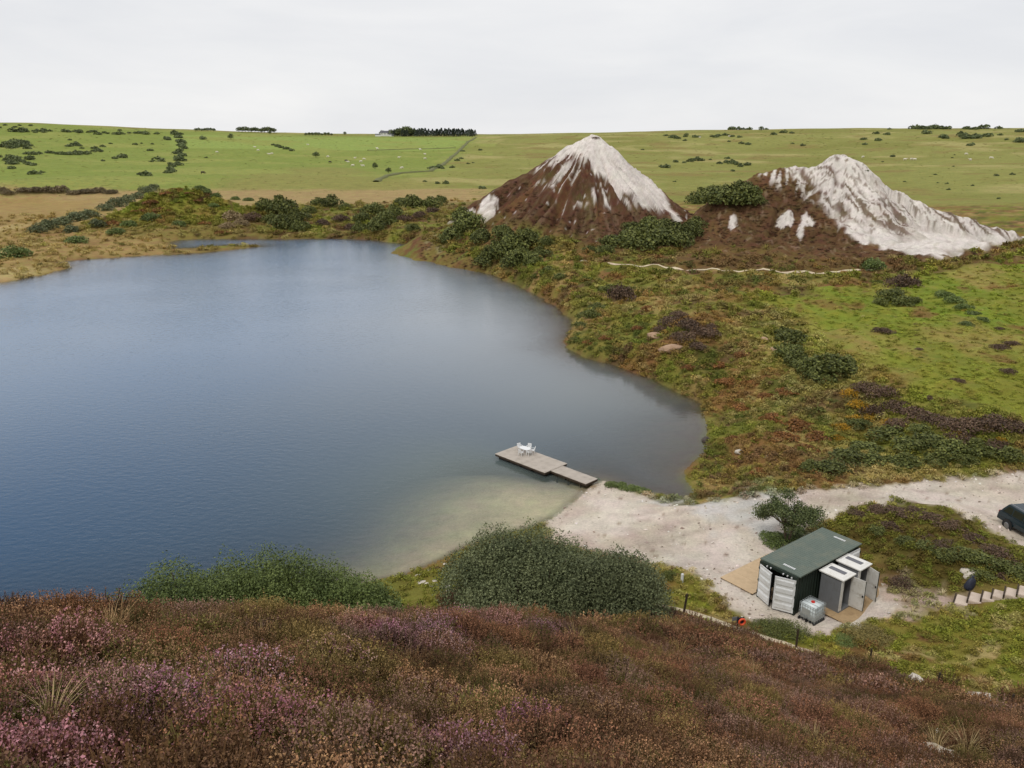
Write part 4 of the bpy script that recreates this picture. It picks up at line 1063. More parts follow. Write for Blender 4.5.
def lumpy(name, mat, size, seed, sub=2, flat=.7, rough=.25):
    import bmesh
    b = bmesh.new(); bmesh.ops.create_icosphere(b, subdivisions=sub, radius=1.0)
    r2 = np.random.default_rng(seed); off = r2.uniform(0, 50, 3)
    for v in b.verts:
        p = np.array(v.co); k = 1 + rough * float(fbm(p[0] * 1.1 + off[0] + p[2], p[1] * 1.1 + off[1] - p[2], 3, seed))* 1.3
        # facet the stone a little
        v.co = (p[0] * k * size[0], p[1] * k * size[1], max(p[2], -.5) * k * size[2] * flat)
    me = bpy.data.meshes.new(name); b.to_mesh(me); b.free(); me.materials.append(mat)
    return me
def put_lump(name, mat, px, py, size, seed, label, cat, group=None, sink=.1, **kw):
    x, y, z = hit1(px, py)
    o = link(bpy.data.objects.new(name, lumpy(name, mat, size, seed, **kw))); o.location = (x, y, z + size[2] * .2 - sink); o.rotation_euler = (0, 0, random.uniform(0, 6.28))
    tag(o, label, cat, group); return o
# navy sack: slumped, tied at the top
x, y, z = hit1(968, 589)
m = MB(); prof_ = [(.0, .30), (.12, .38), (.35, .36), (.6, .31), (.8, .24), (.92, .12), (.98, .07), (1.08, .12)]
n_ = 14; vs = []
for i, (zz, rr) in enumerate(prof_):
    for k in range(n_):
        t = 2 * math.pi * k / n_; q_ = rr * (1 + .14 * math.sin(3 * t + i * .9) + .07 * math.sin(7 * t + i))
        vs.append((q_ * math.cos(t) * 1.1 + zz * .22, q_ * math.sin(t) * .85, zz))
fs = [(i * n_ + k, i * n_ + (k + 1) % n_, (i + 1) * n_ + (k + 1) % n_, (i + 1) * n_ + k) for i in range(len(prof_) - 1) for k in range(n_)] + [tuple(range(n_ - 1, -1, -1)), tuple(range((len(prof_) - 1) * n_, len(prof_) * n_))]
o = MB().add(vs, fs).build('sack', M['navy'], None, loc=(x, y, z), smooth=True); o.scale = (.72, .72, .8); tag(o, 'slumped dark navy sack at the foot of the pale steps', 'sack')
for k, (px, py, s_) in enumerate([(967, 571, .42), (972, 574, .5), (976, 572, .3), (970, 577, .34)]):
    put_lump('rock', M['stone'], px, py, (s_, s_ * .8, s_ * .7), 40 + k, 'pale broken rock heaped just above the navy sack, ' + ('leftmost', 'second from right', 'rightmost', 'second from left')[k], 'rock', 'rocks heaped above the sack')

def post(px, py, h, label, r=.05, lean=(0, 0), group=None, mat='dark_timber', top=False):
    x, y, z = hit1(px, py)
    e = tag(empty('timber_post', (x, y, z - .15)), label, 'post', group); e.rotation_euler = (lean[0], lean[1], random.uniform(0, 3))
    MB().box(-r, r, -r, r, 0, h + .15).build('shaft', M[mat], e, bevel=.008)
    MB().add([(-r * 1.02, -r * 1.02, h + .153), (r * 1.02, -r * 1.02, h + .153), (r * 1.02, r * 1.02, h + .153), (-r * 1.02, r * 1.02, h + .153), (0, 0, h + .153 + r * .5)], [(3, 2, 1, 0), (0, 1, 4), (1, 2, 4), (2, 3, 4), (3, 0, 4)]).build('post_top', M[mat], e)
    return e
post(683.5, 613, 1.25, 'dark leaning post by the path, in front of the grassy knoll', lean=(.05, .08))
post(796, 648, 1.15, 'dark post beside the path, below the square water tank')
post(869.5, 664, .9, 'short dark post on the heather slope below the toilets', r=.04)
post(937, 690, .95, 'dark post at the edge of the heather, between the two pale rock patches', r=.04)
post(1010, 712, .9, 'dark post farthest right on the heather slope', r=.04)
post(682, 582, .55, 'short white stake beside a dark bush on the grassy knoll', r=.07, mat='white_steel')
# lifebuoy station
x, y, z = hit1(736.5, 633)
LB = tag(empty('lifebuoy_station', (x, y, z), R(12)), 'dark post with orange lifebuoy and navy backing board beside the path', 'lifebuoy')
LB.scale = (.68,) * 3
MB().box(-.06, .06, -.05, .05, -.2, 1.5).build('post', M['dark_timber'], LB)
MB().add([(-.06, -.075, .88), (.52, -.075, .88), (.52, -.075, 1.45), (-.06, -.075, 1.45), (-.06, -.053, .88), (.52, -.053, .88), (.52, -.053, 1.45), (-.06, -.053, 1.45)], [(0, 1, 2, 3), (7, 6, 5, 4), (0, 4, 5, 1), (1, 5, 6, 2), (2, 6, 7, 3), (3, 7, 4, 0)]).build('backing_board', M['navy'], LB)
nb, na = 24, 10; vs = []
for i in range(nb):
    t = 2 * math.pi * i / nb
    for k in range(na):
        q_ = 2 * math.pi * k / na; rr = .25 + .085 * math.cos(q_); vs.append((.30 + rr * math.cos(t), -.165 + .085 * math.sin(q_), 1.08 + rr * math.sin(t)))
fs = [(i * na + k, i * na + (k + 1) % na, ((i + 1) % nb) * na + (k + 1) % na, ((i + 1) % nb) * na + k) for i in range(nb) for k in range(na)]
MB().add(vs, fs).build('lifebuoy_ring', M['orange'], LB, smooth=True)
MB().add([(-.5, -.02, 1.18), (-.07, -.02, 1.18), (-.07, -.02, 1.52), (-.5, -.02, 1.52), (-.5, .01, 1.18), (-.07, .01, 1.18), (-.07, .01, 1.52), (-.5, .01, 1.52)], [(0, 1, 2, 3), (7, 6, 5, 4), (0, 4, 5, 1), (1, 5, 6, 2), (2, 6, 7, 3), (3, 7, 4, 0)]).build('notice_board', M['toilet_grey'], LB)

for k, (px, py, s_, lb) in enumerate([(917, 682, .62, 'largest pale rock slab bedded in the heather slope on the right'), (920, 706, .3, 'small greenish white rock in the heather below the largest slab'), (824, 681, .22, 'small cream rock in the brown heather left of the slabs'),
                                      (939, 733, .16, 'tiny pale rock in the heather near the lower right corner'), (945, 759, .5, 'pale rock half buried at the bottom edge of the heather'), (978, 700, .8, 'long grey rock outcrop below the grass on the right')]):
    put_lump('rock', M['stone'], px, py, (s_ * .8, s_ * .5, s_ * .3), 60 + k, lb, 'rock', sink=-.04, rough=.5)
for k, (px, py, s_) in enumerate(sorted([(419, 575, .45), (429, 570, .4), (420.5, 583, .55), (427, 584, .4), (436, 581, .45), (433, 586, .4), (446, 587, .45), (449, 591, .4), (447, 564, .4), (455, 572, .35)])):
    put_lump('rock', M['stone'], px, py, (s_ * .8, s_ * .5, s_ * .35), 80 + k, 'whitish rock in the shore grass left of the large dark bush, ' + ordinal(k, 10), 'rock', 'whitish rocks by the shore')
o = put_lump('boulder', M['dark_stone'], 706, 441, (.5, .4, .5), 95, 'dark boulder standing in shallow water at the right shore', 'rock'); o.location.z = .05
put_lump('rock', M['stone'], 693, 504, (.6, .35, .3), 96, 'flat white stone at the verge where the track meets the lake shore', 'rock')
put_lump('rock', M['dark_stone'], 405.5, 576, (.3, .2, .2), 97, 'small dark stone at the waterline near the left hedge', 'rock')
for k, (px, py, s_, lb) in enumerate([(672, 349, 1.6, 'pale pinkish rock scar at the foot of the dark heathery knoll'), (657, 336, 1.4, 'tan rock scar uphill of the pinkish scar'), (764, 339, 1.0, 'tan rock scar left of the dark gorse bushes above the bank'), (774, 349, .8, 'small pink rock below the tan scar near the gorse'),
                                      (742, 450, .6, 'grey white rock among bracken on the lakeside bank'), (768, 454, .5, 'small grey rock beside bracken clump on the bank'), (584, 261, .9, 'white stone standing at the near end of the thin far track')]):
    put_lump('rock', M['stone'] if k in (4, 5, 6) else simple('tan_rock_%d' % k, A(178, 148, 122), .95, .2, 2, dirt=A(120, 90, 60), dirt_amt=.6, bump=.5), px, py, (s_, s_ * .5, s_ * .6), 110 + k, lb, 'rock', sink=.25)

# ------------------------------------------------------------------ foliage
def leaf_quads(P_, Nn, size, aspect=.6, seed=0, jitter=.9):
    r2 = np.random.default_rng(seed); n_ = len(P_)
    Nn = Nn + r2.normal(0, jitter, (n_, 3)); Nn /= np.linalg.norm(Nn, axis=1, keepdims=True) + 1e-9
    t = r2.normal(0, 1, (n_, 3)); t -= (t * Nn).sum(1, keepdims=True) * Nn; t /= np.linalg.norm(t, axis=1, keepdims=True) + 1e-9
    b = np.cross(Nn, t); s = (size * r2.uniform(.6, 1.4, n_))[:, None]
    V = np.stack([P_ - t * s * .5, P_ + b * s * aspect * .5, P_ + t * s * .5, P_ - b * s * aspect * .5], 1).reshape(-1, 3)
    F = np.arange(n_ * 4).reshape(n_, 4); return V, F, np.repeat(r2.uniform(0, 1, n_), 4)
def crown_points(lobes, n_, seed, shell=(.72, 1.04), zmin=-.35):
    r2 = np.random.default_rng(seed); lobes = np.array(lobes, float)
    ar = (lobes[:, 3] * lobes[:, 4] + lobes[:, 3] * lobes[:, 5] + lobes[:, 4] * lobes[:, 5]); k = r2.choice(len(lobes), n_, p=ar / ar.sum())
    d = r2.normal(0, 1, (n_, 3)); d /= np.linalg.norm(d, axis=1, keepdims=True); d[:, 2] = np.where(d[:, 2] < zmin, -d[:, 2], d[:, 2])
    rad = r2.uniform(shell[0], shell[1], n_) * (1 + .07 * np.sin(d[:, 0] * 9 + k) * np.sin(d[:, 1] * 8 + k * 2))
    return lobes[k, :3] + d * lobes[k, 3:] * rad[:, None], d
def random_lobes(n_, w_, d_, h_, seed, small=.45):
    r2 = np.random.default_rng(seed); out_ = []
    for i in range(n_):
        a = i * 2.39996 + r2.uniform(-.35, .35); rr = math.sqrt((i + r2.uniform(.2, .8)) / n_) * .74
        x, y = rr * math.cos(a) * w_ / 2, rr * math.sin(a) * d_ / 2
        top = h_ * math.sqrt(max(.15, 1 - rr ** 2 * 1.1)) * r2.uniform(.78, 1.05)
        s = r2.uniform(.7, 1.3) * small * min(w_, d_) / 2
        rz = max(top * .62, .6 * s); out_.append((x, y, top - rz, s, s, rz))
    return out_
def shrub_mesh(name, mat, n_, w_, h_, lobes, leaf, seed, aspect=.6, **kw):
    P_, Nn = crown_points(random_lobes(lobes, w_, w_, h_, seed), n_, seed + 1, **kw)
    P_[:, 2] = np.maximum(P_[:, 2], .01)
    V, F, va = leaf_quads(P_, Nn, leaf, aspect, seed + 2)
    return arr_mesh(name, V, F, [mat], attrs={'var': ('POINT', 'FLOAT', va)})
KIND = {}
def kind(nm, mat, n_, h_, lobes, leaf, nv=3, **kw):
    KIND[nm] = [shrub_mesh(nm, M[mat], n_, 1.0, h_, lobes, leaf, 1000 + 37 * len(KIND) + v, **kw) for v in range(nv)]
kind('gorse_bush', 'gorse', 1500, .62, 9, .075)
kind('willow_bush', 'willow', 1500, .7, 8, .07)
kind('heather_bush', 'heath_dark', 1500, .42, 10, .06)
kind('bracken_clump', 'rust', 1300, .42, 9, .08)
kind('flowering_gorse', 'yellow_gorse', 1300, .5, 9, .055)
kind('scrub_bush', 'straw_bush', 1300, .5, 9, .07)
kind('green_bush', 'hedge_green', 1500, .6, 9, .07)
kind('far_bush', 'hazed_green', 260, .55, 5, .16)
kind('marsh_shrub', 'marsh_brown', 1300, .55, 9, .07)
kind('fine_green_bush', 'hedge_green', 9000, .45, 26, .03, 2, aspect=.45)
kind('fine_gorse_bush', 'gorse', 9000, .45, 26, .03, 2, aspect=.4)
kind('fine_straw_bush', 'olive_bush', 9000, .4, 26, .03, 2, aspect=.4)
def bush(nm, px, py, wpx, label, group=None, cat='bush', hs=1.0, name=None, sink=.12):
    x, y, z = hit1(px, py); dist = math.hypot(x, y)
    sc = wpx / FPX * math.sqrt(dist ** 2 + (CZ - z) ** 2)
    o = bpy.data.objects.new(name or nm, random.choice(KIND[nm])); o.location = (x, y + sc * .2, h_at(x, y + sc * .2) - sink * sc * .5)
    o.rotation_euler = (0, 0, random.uniform(0, 6.28)); o.scale = (sc * random.uniform(.92, 1.1), sc * random.uniform(.85, 1.05), sc * hs * random.uniform(.85, 1.15))
    link(o); tag(o, label, cat, group); return o
def cluster(nm, label, group, pts, hs=1.0, **kw):
    od = sorted(range(len(pts)), key=lambda i: pts[i][0]); rank = {i: k for k, i in enumerate(od)}
    for i, (px, py, wd) in enumerate(pts):
        lb = label + ', ' + ordinal(rank[i], len(pts))
        bush(nm, px, py, wd, lb, group, hs=hs, **kw)
cluster('gorse_bush', "dark gorse bush on the bank at the lake's far end", 'gorse on the bank at the far end of the lake',
        [(264, 212, 23), (282, 217, 30), (296, 222, 25), (282, 230, 28), (300, 232, 21), (330, 208, 23), (318, 206, 18), (345, 210, 14), (373, 215, 25), (362, 222, 21), (385, 226, 28), (376, 233, 25), (360, 232, 18), (395, 218, 21), (413, 208, 28), (430, 208, 21), (400, 205, 16), (412, 232, 16), (440, 203, 16), (270, 224, 18), (308, 214, 18)])
cluster('heather_bush', "brown heathery bush among gorse at the lake's far end", 'brown heath bushes at the far end of the lake', [(405, 222, 20), (420, 218, 18), (340, 222, 20), (350, 230, 16), (252, 222, 20), (322, 226, 18), (432, 213, 16)])
cluster('scrub_bush', 'pale brown scrub bush on the low bank behind the small inlet', 'pale scrub behind the inlet', [(232, 221, 20), (240, 226, 18), (226, 229, 14), (290, 209, 10)])
cluster('gorse_bush', 'green gorse bush on the lakeside below the conical tip', 'gorse below the conical tip on the lakeside',
        [(455, 240, 32), (470, 234, 32), (462, 226, 25), (447, 244, 22), (480, 244, 25), (498, 262, 35), (514, 255, 35), (505, 242, 28), (526, 250, 30), (520, 266, 35), (540, 258, 22), (488, 268, 28), (512, 271, 28), (533, 266, 25), (545, 247, 20), (502, 234, 22)], hs=.95)
cluster('gorse_bush', 'dark gorse bush in the thicket between the two spoil tips', 'gorse thicket between the two tips',
        [(628, 248, 39), (645, 250, 42), (662, 246, 44), (680, 246, 39), (655, 238, 39), (672, 236, 39), (690, 238, 31), (640, 240, 34), (612, 247, 29), (606, 254, 23), (696, 230, 23), (632, 234, 23), (650, 230, 23), (590, 253, 16)], hs=.85)
cluster('gorse_bush', 'dark gorse bush high on the left shoulder of the rilled tip', 'gorse on the shoulder of the rilled tip', [(706, 202, 34), (722, 208, 41), (738, 212, 39), (748, 203, 32), (730, 198, 32), (714, 196, 24), (756, 209, 24), (696, 204, 22), (742, 195, 22)], hs=.85)
bush('heather_bush', 595, 139, 9, 'tiny dark heather tuft on the very top of the conical tip', hs=.7)
bush('green_bush', 875, 271, 24, 'lone grey green bush at the end of the thin far track', hs=1.0)
bush('heather_bush', 906, 287, 30, 'dark brown heather bush above the upper green field')
cluster('gorse_bush', 'gorse bush in the small group at the back of the green field', 'small gorse group at the back of the green field', [(892, 301, 26), (905, 306, 22), (916, 304, 16), (882, 306, 16), (898, 295, 16)], hs=.8)
cluster('green_bush', 'low green bush along the ditch crossing the upper green field', 'bushes along the ditch in the green field', [(946, 297, 18), (956, 303, 20), (966, 309, 18), (975, 315, 14), (984, 322, 12), (968, 326, 14)], hs=.6)
cluster('heather_bush', 'dark heather hummock dotted on the upper green field', 'heather hummocks on the green field', [(1004, 349, 18), (1014, 345, 14), (884, 333, 20), (1010, 374, 16), (960, 382, 14), (930, 400, 14), (1000, 330, 10), (920, 350, 9)], hs=.6)
cluster('gorse_bush', 'dark gorse bush in the chain below the green field', 'gorse chain below the green field', [(797, 345, 33), (790, 356, 33), (800, 366, 36), (812, 374, 36), (832, 378, 46), (845, 371, 31), (820, 382, 31), (786, 340, 23)], hs=.85)
cluster('heather_bush', 'purple brown heather bush on the knoll above the lake scar', 'heather on the knoll above the lake scar', [(672, 325, 28), (690, 330, 30), (704, 338, 28), (684, 342, 26), (698, 350, 22), (664, 332, 20), (712, 330, 18), (680, 318, 18)], hs=.9)
bush('heather_bush', 622, 301, 32, 'large grey brown bush on the bank beyond the knoll', hs=1.3)
cluster('gorse_bush', 'green bush on the shore point across from the jetty', 'bushes on the shore point', [(590, 318, 24), (580, 328, 18), (598, 310, 20), (576, 342, 12), (610, 292, 20), (560, 280, 16), (548, 272, 14)], hs=.7)
cluster('heather_bush', 'dark purple heather bush along the crest below the green field', 'heather along the crest below the field', [(868, 392, 28), (885, 400, 31), (902, 410, 33), (920, 418, 33), (938, 424, 33), (955, 430, 31), (975, 432, 33), (995, 432, 36), (1015, 434, 33), (880, 416, 26), (905, 428, 28), (1032, 436, 31), (965, 445, 28), (1000, 450, 28)], hs=.75)
cluster('gorse_bush', 'dark green gorse on the bank between crest and track', 'gorse between the crest and the track', [(895, 440, 41), (915, 452, 38), (935, 448, 38), (955, 456, 36), (870, 452, 36), (850, 462, 38), (880, 465, 36), (910, 468, 33), (982, 458, 33), (1010, 462, 33), (835, 474, 33), (815, 472, 28), (940, 464, 28), (860, 430, 28), (925, 434, 26), (968, 466, 23)], hs=.65)
cluster('flowering_gorse', 'gorse bush with yellow flowers on the bank below the field', 'yellow gorse on the bank', [(851, 398, 18), (862, 412, 26), (875, 420, 20), (855, 422, 20), (890, 425, 15), (843, 430, 18), (960, 438, 15), (1002, 443, 13), (840, 442, 15)], hs=.8)
cluster('bracken_clump', 'rusty brown bracken clump on the lakeside bank', 'bracken on the lakeside bank', [(800, 430, 34), (820, 440, 30), (785, 440, 30), (775, 420, 26), (745, 410, 24), (730, 385, 22), (755, 385, 24), (790, 395, 26), (745, 358, 22), (720, 368, 20), (806, 452, 26), (770, 400, 22), (690, 370, 18), (735, 440, 18), (760, 475, 20), (640, 330, 18), (650, 310, 20), (590, 344, 16), (606, 340, 16)], hs=.6)
cluster('heather_bush', 'low dark heather on the hump enclosed by the track', 'heather on the hump inside the track', [(862, 516, 24), (880, 513, 24), (900, 516, 26), (918, 513, 22), (935, 522, 26), (955, 530, 26), (975, 542, 26), (998, 556, 26), (1015, 564, 26), (895, 530, 22), (925, 538, 24), (950, 548, 24), (1010, 580, 24)], hs=.55)
cluster('gorse_bush', 'dark green gorse on the hump between track and steps', 'gorse on the hump inside the track', [(985, 565, 30), (1005, 572, 30), (965, 560, 26), (1020, 577, 26), (985, 580, 24), (945, 560, 24), (930, 550, 22), (908, 545, 22), (880, 535, 22)], hs=.55)
bush('fine_gorse_bush', 785, 639, 52, 'long low dark green bush below the container, behind the path', hs=.6, name='gorse_bush')
bush('fine_gorse_bush', 764, 630, 26, 'small dark bush at the left end of the long low bush', hs=.6, name='gorse_bush')
bush('fine_straw_bush', 880, 645, 50, 'broad olive bush below the toilet deck', hs=.55, name='green_bush')
bush('fine_green_bush', 853, 645, 30, 'low green bush left of the broad olive bush below the toilet deck', hs=.5, name='green_bush')
bush('heather_bush', 905, 588, 24, 'brown twiggy bush at the right end of the toilet deck', hs=.8)
bush('gorse_bush', 669, 580, 16, 'small round dark bush beside the short white stake', hs=.9)
cluster('green_bush', 'low green bush under the thorn tree by the container', 'low bushes under the thorn tree', [(770, 540, 22), (782, 543, 24), (796, 541, 22), (776, 548, 20), (800, 533, 16)], hs=.5)
cluster('willow_bush', 'grey green willow on the left flank of the grassy hill', 'willows on the flank of the grassy hill', [(152, 190, 14), (145, 195, 16), (136, 199, 16), (126, 203, 16), (116, 207, 18), (104, 211, 16), (86, 218, 20), (74, 222, 20), (60, 226, 20), (46, 230, 20), (34, 233, 18), (70, 233, 18), (95, 228, 16)], hs=.75)
cluster('marsh_shrub', 'dark brown shrub in the line across the tan marsh', 'shrubs in the line across the marsh', [(22, 193, 16), (34, 193, 18), (46, 193, 16), (58, 193, 18), (72, 195, 16), (84, 194, 18), (97, 193, 16), (110, 194, 14), (6, 195, 12), (0, 192, 12)], hs=.7)
cluster('green_bush', 'green bush on the right slope of the grassy hill', 'bushes on the slopes of the grassy hill', [(198, 190, 12), (206, 194, 12), (215, 198, 12), (212, 208, 12), (128, 227, 16), (178, 227, 14), (235, 200, 10), (248, 201, 10), (150, 222, 18), (115, 235, 16), (75, 243, 22), (12, 258, 26)], hs=.7)
cluster('bracken_clump', 'rusty bracken clump on the crest of the grassy hill', 'bracken on the grassy hill', [(150, 205, 18), (165, 196, 16), (175, 190, 14), (140, 213, 18), (185, 195, 14), (160, 212, 18), (195, 202, 14), (110, 225, 18), (205, 224, 16), (220, 234, 16)], hs=.45)
# waterside greenery by the beach
cluster('green_bush', 'reedy green clump at the water edge beside the gangway', 'reedy clumps beside the gangway', [(612, 487, 16), (622, 489, 18), (634, 491, 18), (645, 492, 14), (597, 478, 8)], hs=.6)
# far dots, each its own bush
def spread(cx, cy, rx, ry, n_, lo_=2.5, hi_=5.5, sd=0):
    r2 = np.random.default_rng(sd); return [(cx + rx * r2.uniform(-1, 1) * math.sqrt(r2.uniform()), cy + ry * r2.uniform(-1, 1), r2.uniform(lo_, hi_)) for _ in range(n_)]
far = []
far += [('in the dark thicket at the far left edge', spread(14, 146, 18, 4, 18, 4, 8, 1) + spread(14, 161, 20, 4.5, 18, 4, 8, 2) + spread(30, 165, 8, 1, 4, 3, 6, 24))]
far += [('in the ragged row across the left hillside', spread(72, 154, 24, 1.5, 16, 4, 7, 3) + spread(94, 149, 9, 3, 7, 3.5, 6, 4) + spread(33, 154, 9, 1, 5, 4, 7, 5) + spread(74, 146, 6, 1, 4, 4, 6, 6))]
far += [('scattered along the skyline of the left hill', spread(35, 132, 34, 1.2, 14, 3, 7, 7) + spread(85, 132.5, 20, 1, 8, 3, 6, 8) + spread(130, 134, 36, .8, 14, 3, 6, 9) + spread(20, 127, 60, 2, 6, 2, 4, 25))]
far += [('in the bushy hedge running down the left hillside', spread(177, 136, 6, 3, 9, 4, 6.5, 10) + spread(180, 145, 4, 4, 8, 4, 7, 11) + spread(181, 153, 5, 4, 8, 4, 7, 12) + spread(175, 163, 7, 4, 10, 4, 8, 13) + spread(169, 171, 7, 2.5, 8, 4, 7, 14) + spread(166, 140, 5, 1, 3, 4, 6, 26))]
far += [('dotted singly over the left pasture', [(122, 158, 8), (114, 159, 5), (158, 161.5, 9), (151, 162, 4), (145, 176, 9), (139, 175, 5), (32, 174.5, 9), (41, 173, 4), (135, 145, 4), (149, 151, 5), (110, 144, 3), (202, 139.5, 6), (206, 158, 3), (10, 169, 6)] + spread(110, 150, 90, 20, 10, 2, 3.5, 15))]
far += [('in the gap between the two middle pastures', [(277, 147, 5), (281, 148, 5), (286, 149.5, 6), (291, 151, 5), (273, 145.5, 4), (425, 182, 4), (437, 184, 5), (446, 184, 6), (452, 168, 5), (431, 169, 7), (438, 168.5, 9), (443, 169, 4), (482, 189, 7), (463, 151.5, 4), (480, 150.5, 4), (457, 161, 5), (468, 164, 3), (473, 163, 2.5), (461, 159, 4)])]
far += [('dotted on the moor between the two tips', [(643, 150, 3), (666, 168, 8), (661, 167, 4), (684, 163, 4), (690, 162, 6), (697, 161, 9), (702, 161, 5), (676, 162.5, 5), (710.5, 160, 3), (720, 164, 6), (727, 163, 6), (733, 164, 8), (738, 165, 6), (741, 167, 5), (748, 165.5, 6), (733, 171.5, 4), (728, 159, 5), (685, 141, 4), (673, 138, 8), (678, 139, 6), (666, 136, 4), (729, 142, 3), (742, 144, 5), (748, 145, 5), (793, 144, 3), (803, 146, 4), (774, 135, 6), (784, 133, 6), (792, 133.5, 4), (675, 182, 3)] + spread(715, 136.5, 35, 1.2, 14, 3, 5, 16))]
far += [('along the skyline of the right moor', spread(730, 129.8, 48, .3, 14, 3, 8, 17) + spread(925, 129.2, 60, .5, 18, 3, 8, 18) + [(1000, 129, 6), (985, 129, 9), (966, 129, 4)])]
far += [('in the dark thicket on the far right moor', spread(980, 137, 22, 2.2, 18, 4, 8, 19) + spread(945, 138.5, 7, 1, 6, 4, 6, 20) + spread(968, 145.5, 6, .6, 4, 3, 5, 21) + spread(1021, 142, 6, 1, 4, 4, 7, 22) + spread(1021, 132.5, 6, 1, 4, 4, 7, 27))]
far += [('dotted on the moor behind the rilled tip', [(878, 141, 5), (864, 140, 5), (865, 145, 4), (1001, 135.5, 4), (1007, 140, 3), (893, 157, 4), (877, 134, 5), (888, 135, 6), (927, 134, 8), (1013, 175, 4), (997, 176, 4), (949, 190, 3), (999, 199, 3), (973, 186, 2.5), (905, 182, 2.5)] + spread(930, 170, 80, 20, 8, 1.6, 2.8, 23))]
for place, pts in far:
    mid_ = sorted(p[1] for p in pts)[len(pts) // 2]
    for half, sel in ((', upper half', [p for p in pts if p[1] < mid_]), (', lower half', [p for p in pts if p[1] >= mid_])):
        cluster('far_bush', 'bush ' + place + half, 'small bushes ' + place, [(p[0], p[1], p[2] * 1.3) for p in sel], hs=.8, cat='bush')

# grass hedge banks between the far fields
def hedge(pts, h_, w_, label, mat, seed):
    P_ = np.array([hit1(*p)[:2] for p in pts]); seg = np.hypot(*np.diff(P_, axis=0).T); cs = np.concatenate([[0], np.cumsum(seg)])
    s = np.arange(0, cs[-1], 5.0); X = np.interp(s, cs, P_[:, 0]); Y = np.interp(s, cs, P_[:, 1]); dx, dy = np.gradient(X), np.gradient(Y); l = np.hypot(dx, dy); nx, ny = -dy / l, dx / l
    V = []
    for o, hh in ((-.5, -.3), (-.38, .8), (0, 1.0), (.38, .8), (.5, -.3)):
        x = X + nx * o * w_ + noise(s * .1, s * 0 + o, seed); y = Y + ny * o * w_
        V.append(np.stack([x, y, h_at(x, y) + hh * h_ * (1 + .35 * noise(s * .08, s * 0 + o * 3, seed + 1))], 1))
    n_ = len(s); V = np.stack(V, 1).reshape(-1, 3); ix = np.arange(n_ * 5).reshape(n_, 5)
    Q = np.stack([ix[:-1, :-1], ix[1:, :-1], ix[1:, 1:], ix[:-1, 1:]], -1).reshape(-1, 4)
    o = link(bpy.data.objects.new('field_hedge', arr_mesh('field_hedge', V, Q, [mat], smooth=True))); tag(o, label, 'hedge')
hedge([(376, 182), (388, 176), (400, 173.5), (430, 171.5), (437, 168), (450, 159), (460, 150), (468, 142), (476, 137.5)], .9, 4, 'dark hedge bank curving uphill along the edge of the bright pasture', M['mound_green'], 1)
hedge([(368, 150.5), (400, 149.5), (430, 149), (457, 148)], .8, 4, 'thin level hedge across the middle of the bright pasture', M['mound_green'], 2)

# ------------------------------------------------------------------ far trees and farmhouse
def tree_meshes(nm, n_, lobes, mat, leaf, seed, conifer=False):
    if conifer:
        r2 = np.random.default_rng(seed); t = r2.uniform(0, 1, n_) ** .8; a = r2.uniform(0, 6.28, n_); rr = (1 - t) * .26 * r2.uniform(.6, 1.1, n_) + .02
        P_ = np.stack([rr * np.cos(a), rr * np.sin(a), .12 + t * .88], 1); Nn = np.stack([np.cos(a), np.sin(a), np.full(n_, .4)], 1)
    else:
        lb = [(x, y, z + .3, a, b, c) for x, y, z, a, b, c in random_lobes(lobes, .8, .8, .65, seed)]
        P_, Nn = crown_points(lb, n_, seed, zmin=-.8)
    V, F, va = leaf_quads(P_, Nn, leaf, .7, seed)
    return arr_mesh('crown', V, F, [mat], attrs={'var': ('POINT', 'FLOAT', va)}), MB().tube([(0, 0, -.1), (0, 0, .25), (.02, 0, .6)], [.04, .03, .012], 6).mesh('trunk', M['bark'])
TM = {'far_tree': [tree_meshes('t', 320, 7, M['hazed_green'], .13, 500 + k) for k in range(3)], 'conifer': [tree_meshes('c', 240, 0, M['conifer'], .12, 600 + k, True) for k in range(3)]}
def far_tree(nm, px, py, hpx, label, group=None, wide=1.0):
    x, y, z = hit1(px, py); sc = hpx / FPX * math.hypot(x, y)
    e = tag(empty(nm, (x, y, h_at(x, y) - .3), random.uniform(0, 6)), label, 'tree', group)
    cm, tm = random.choice(TM[nm])
    for n2, mm in (('crown', cm), ('trunk', tm)):
        o = bpy.data.objects.new(n2, mm); link(o, e)
    e.scale = (sc * wide, sc * wide, sc)
for k in range(46):
    far_tree('conifer', 392 + k * 1.84 + random.uniform(-.4, .4), 136.6 + random.uniform(-.6, .1), random.uniform(5.6, 7.6), 'dark conifer in the straight plantation row on the skyline, ' + ordinal(k, 46), 'conifers of the skyline plantation', 1.5)
for k, (px, h_) in enumerate(((391, 7), (396, 8), (400, 9.5), (403, 9), (406, 11), (410, 10.5), (414, 8.5))):
    far_tree('far_tree', px, 136.3, h_, 'round broadleaved tree beside the skyline farmhouse, ' + ordinal(k, 7), 'broadleaved trees beside the farmhouse', 1.1)
far_tree('far_tree', 382, 136, 6, 'small tree directly behind the skyline farmhouse')
for k in range(12): far_tree('far_tree', 239 + k * 3.2, 132.2 + random.uniform(-.3, .2) + k * .08, random.uniform(4.6, 6.6), 'tree of the dark copse on the left skyline, ' + ordinal(k, 12), 'trees of the left skyline copse', 1.3)
for k in range(7): far_tree('far_tree', 196 + k * 3, 131.2 + random.uniform(-.2, .2), random.uniform(3.0, 3.8), 'low tree in the short skyline row left of the copse, ' + ordinal(k, 7), 'low skyline trees left of the copse', 1.4)
for k in range(9): far_tree('far_tree', 306 + k * 3.2, 135.6, random.uniform(2.5, 4), 'low tree in the sparse skyline row between copse and farmhouse, ' + ordinal(k, 9), 'sparse skyline trees before the farmhouse', 1.3)
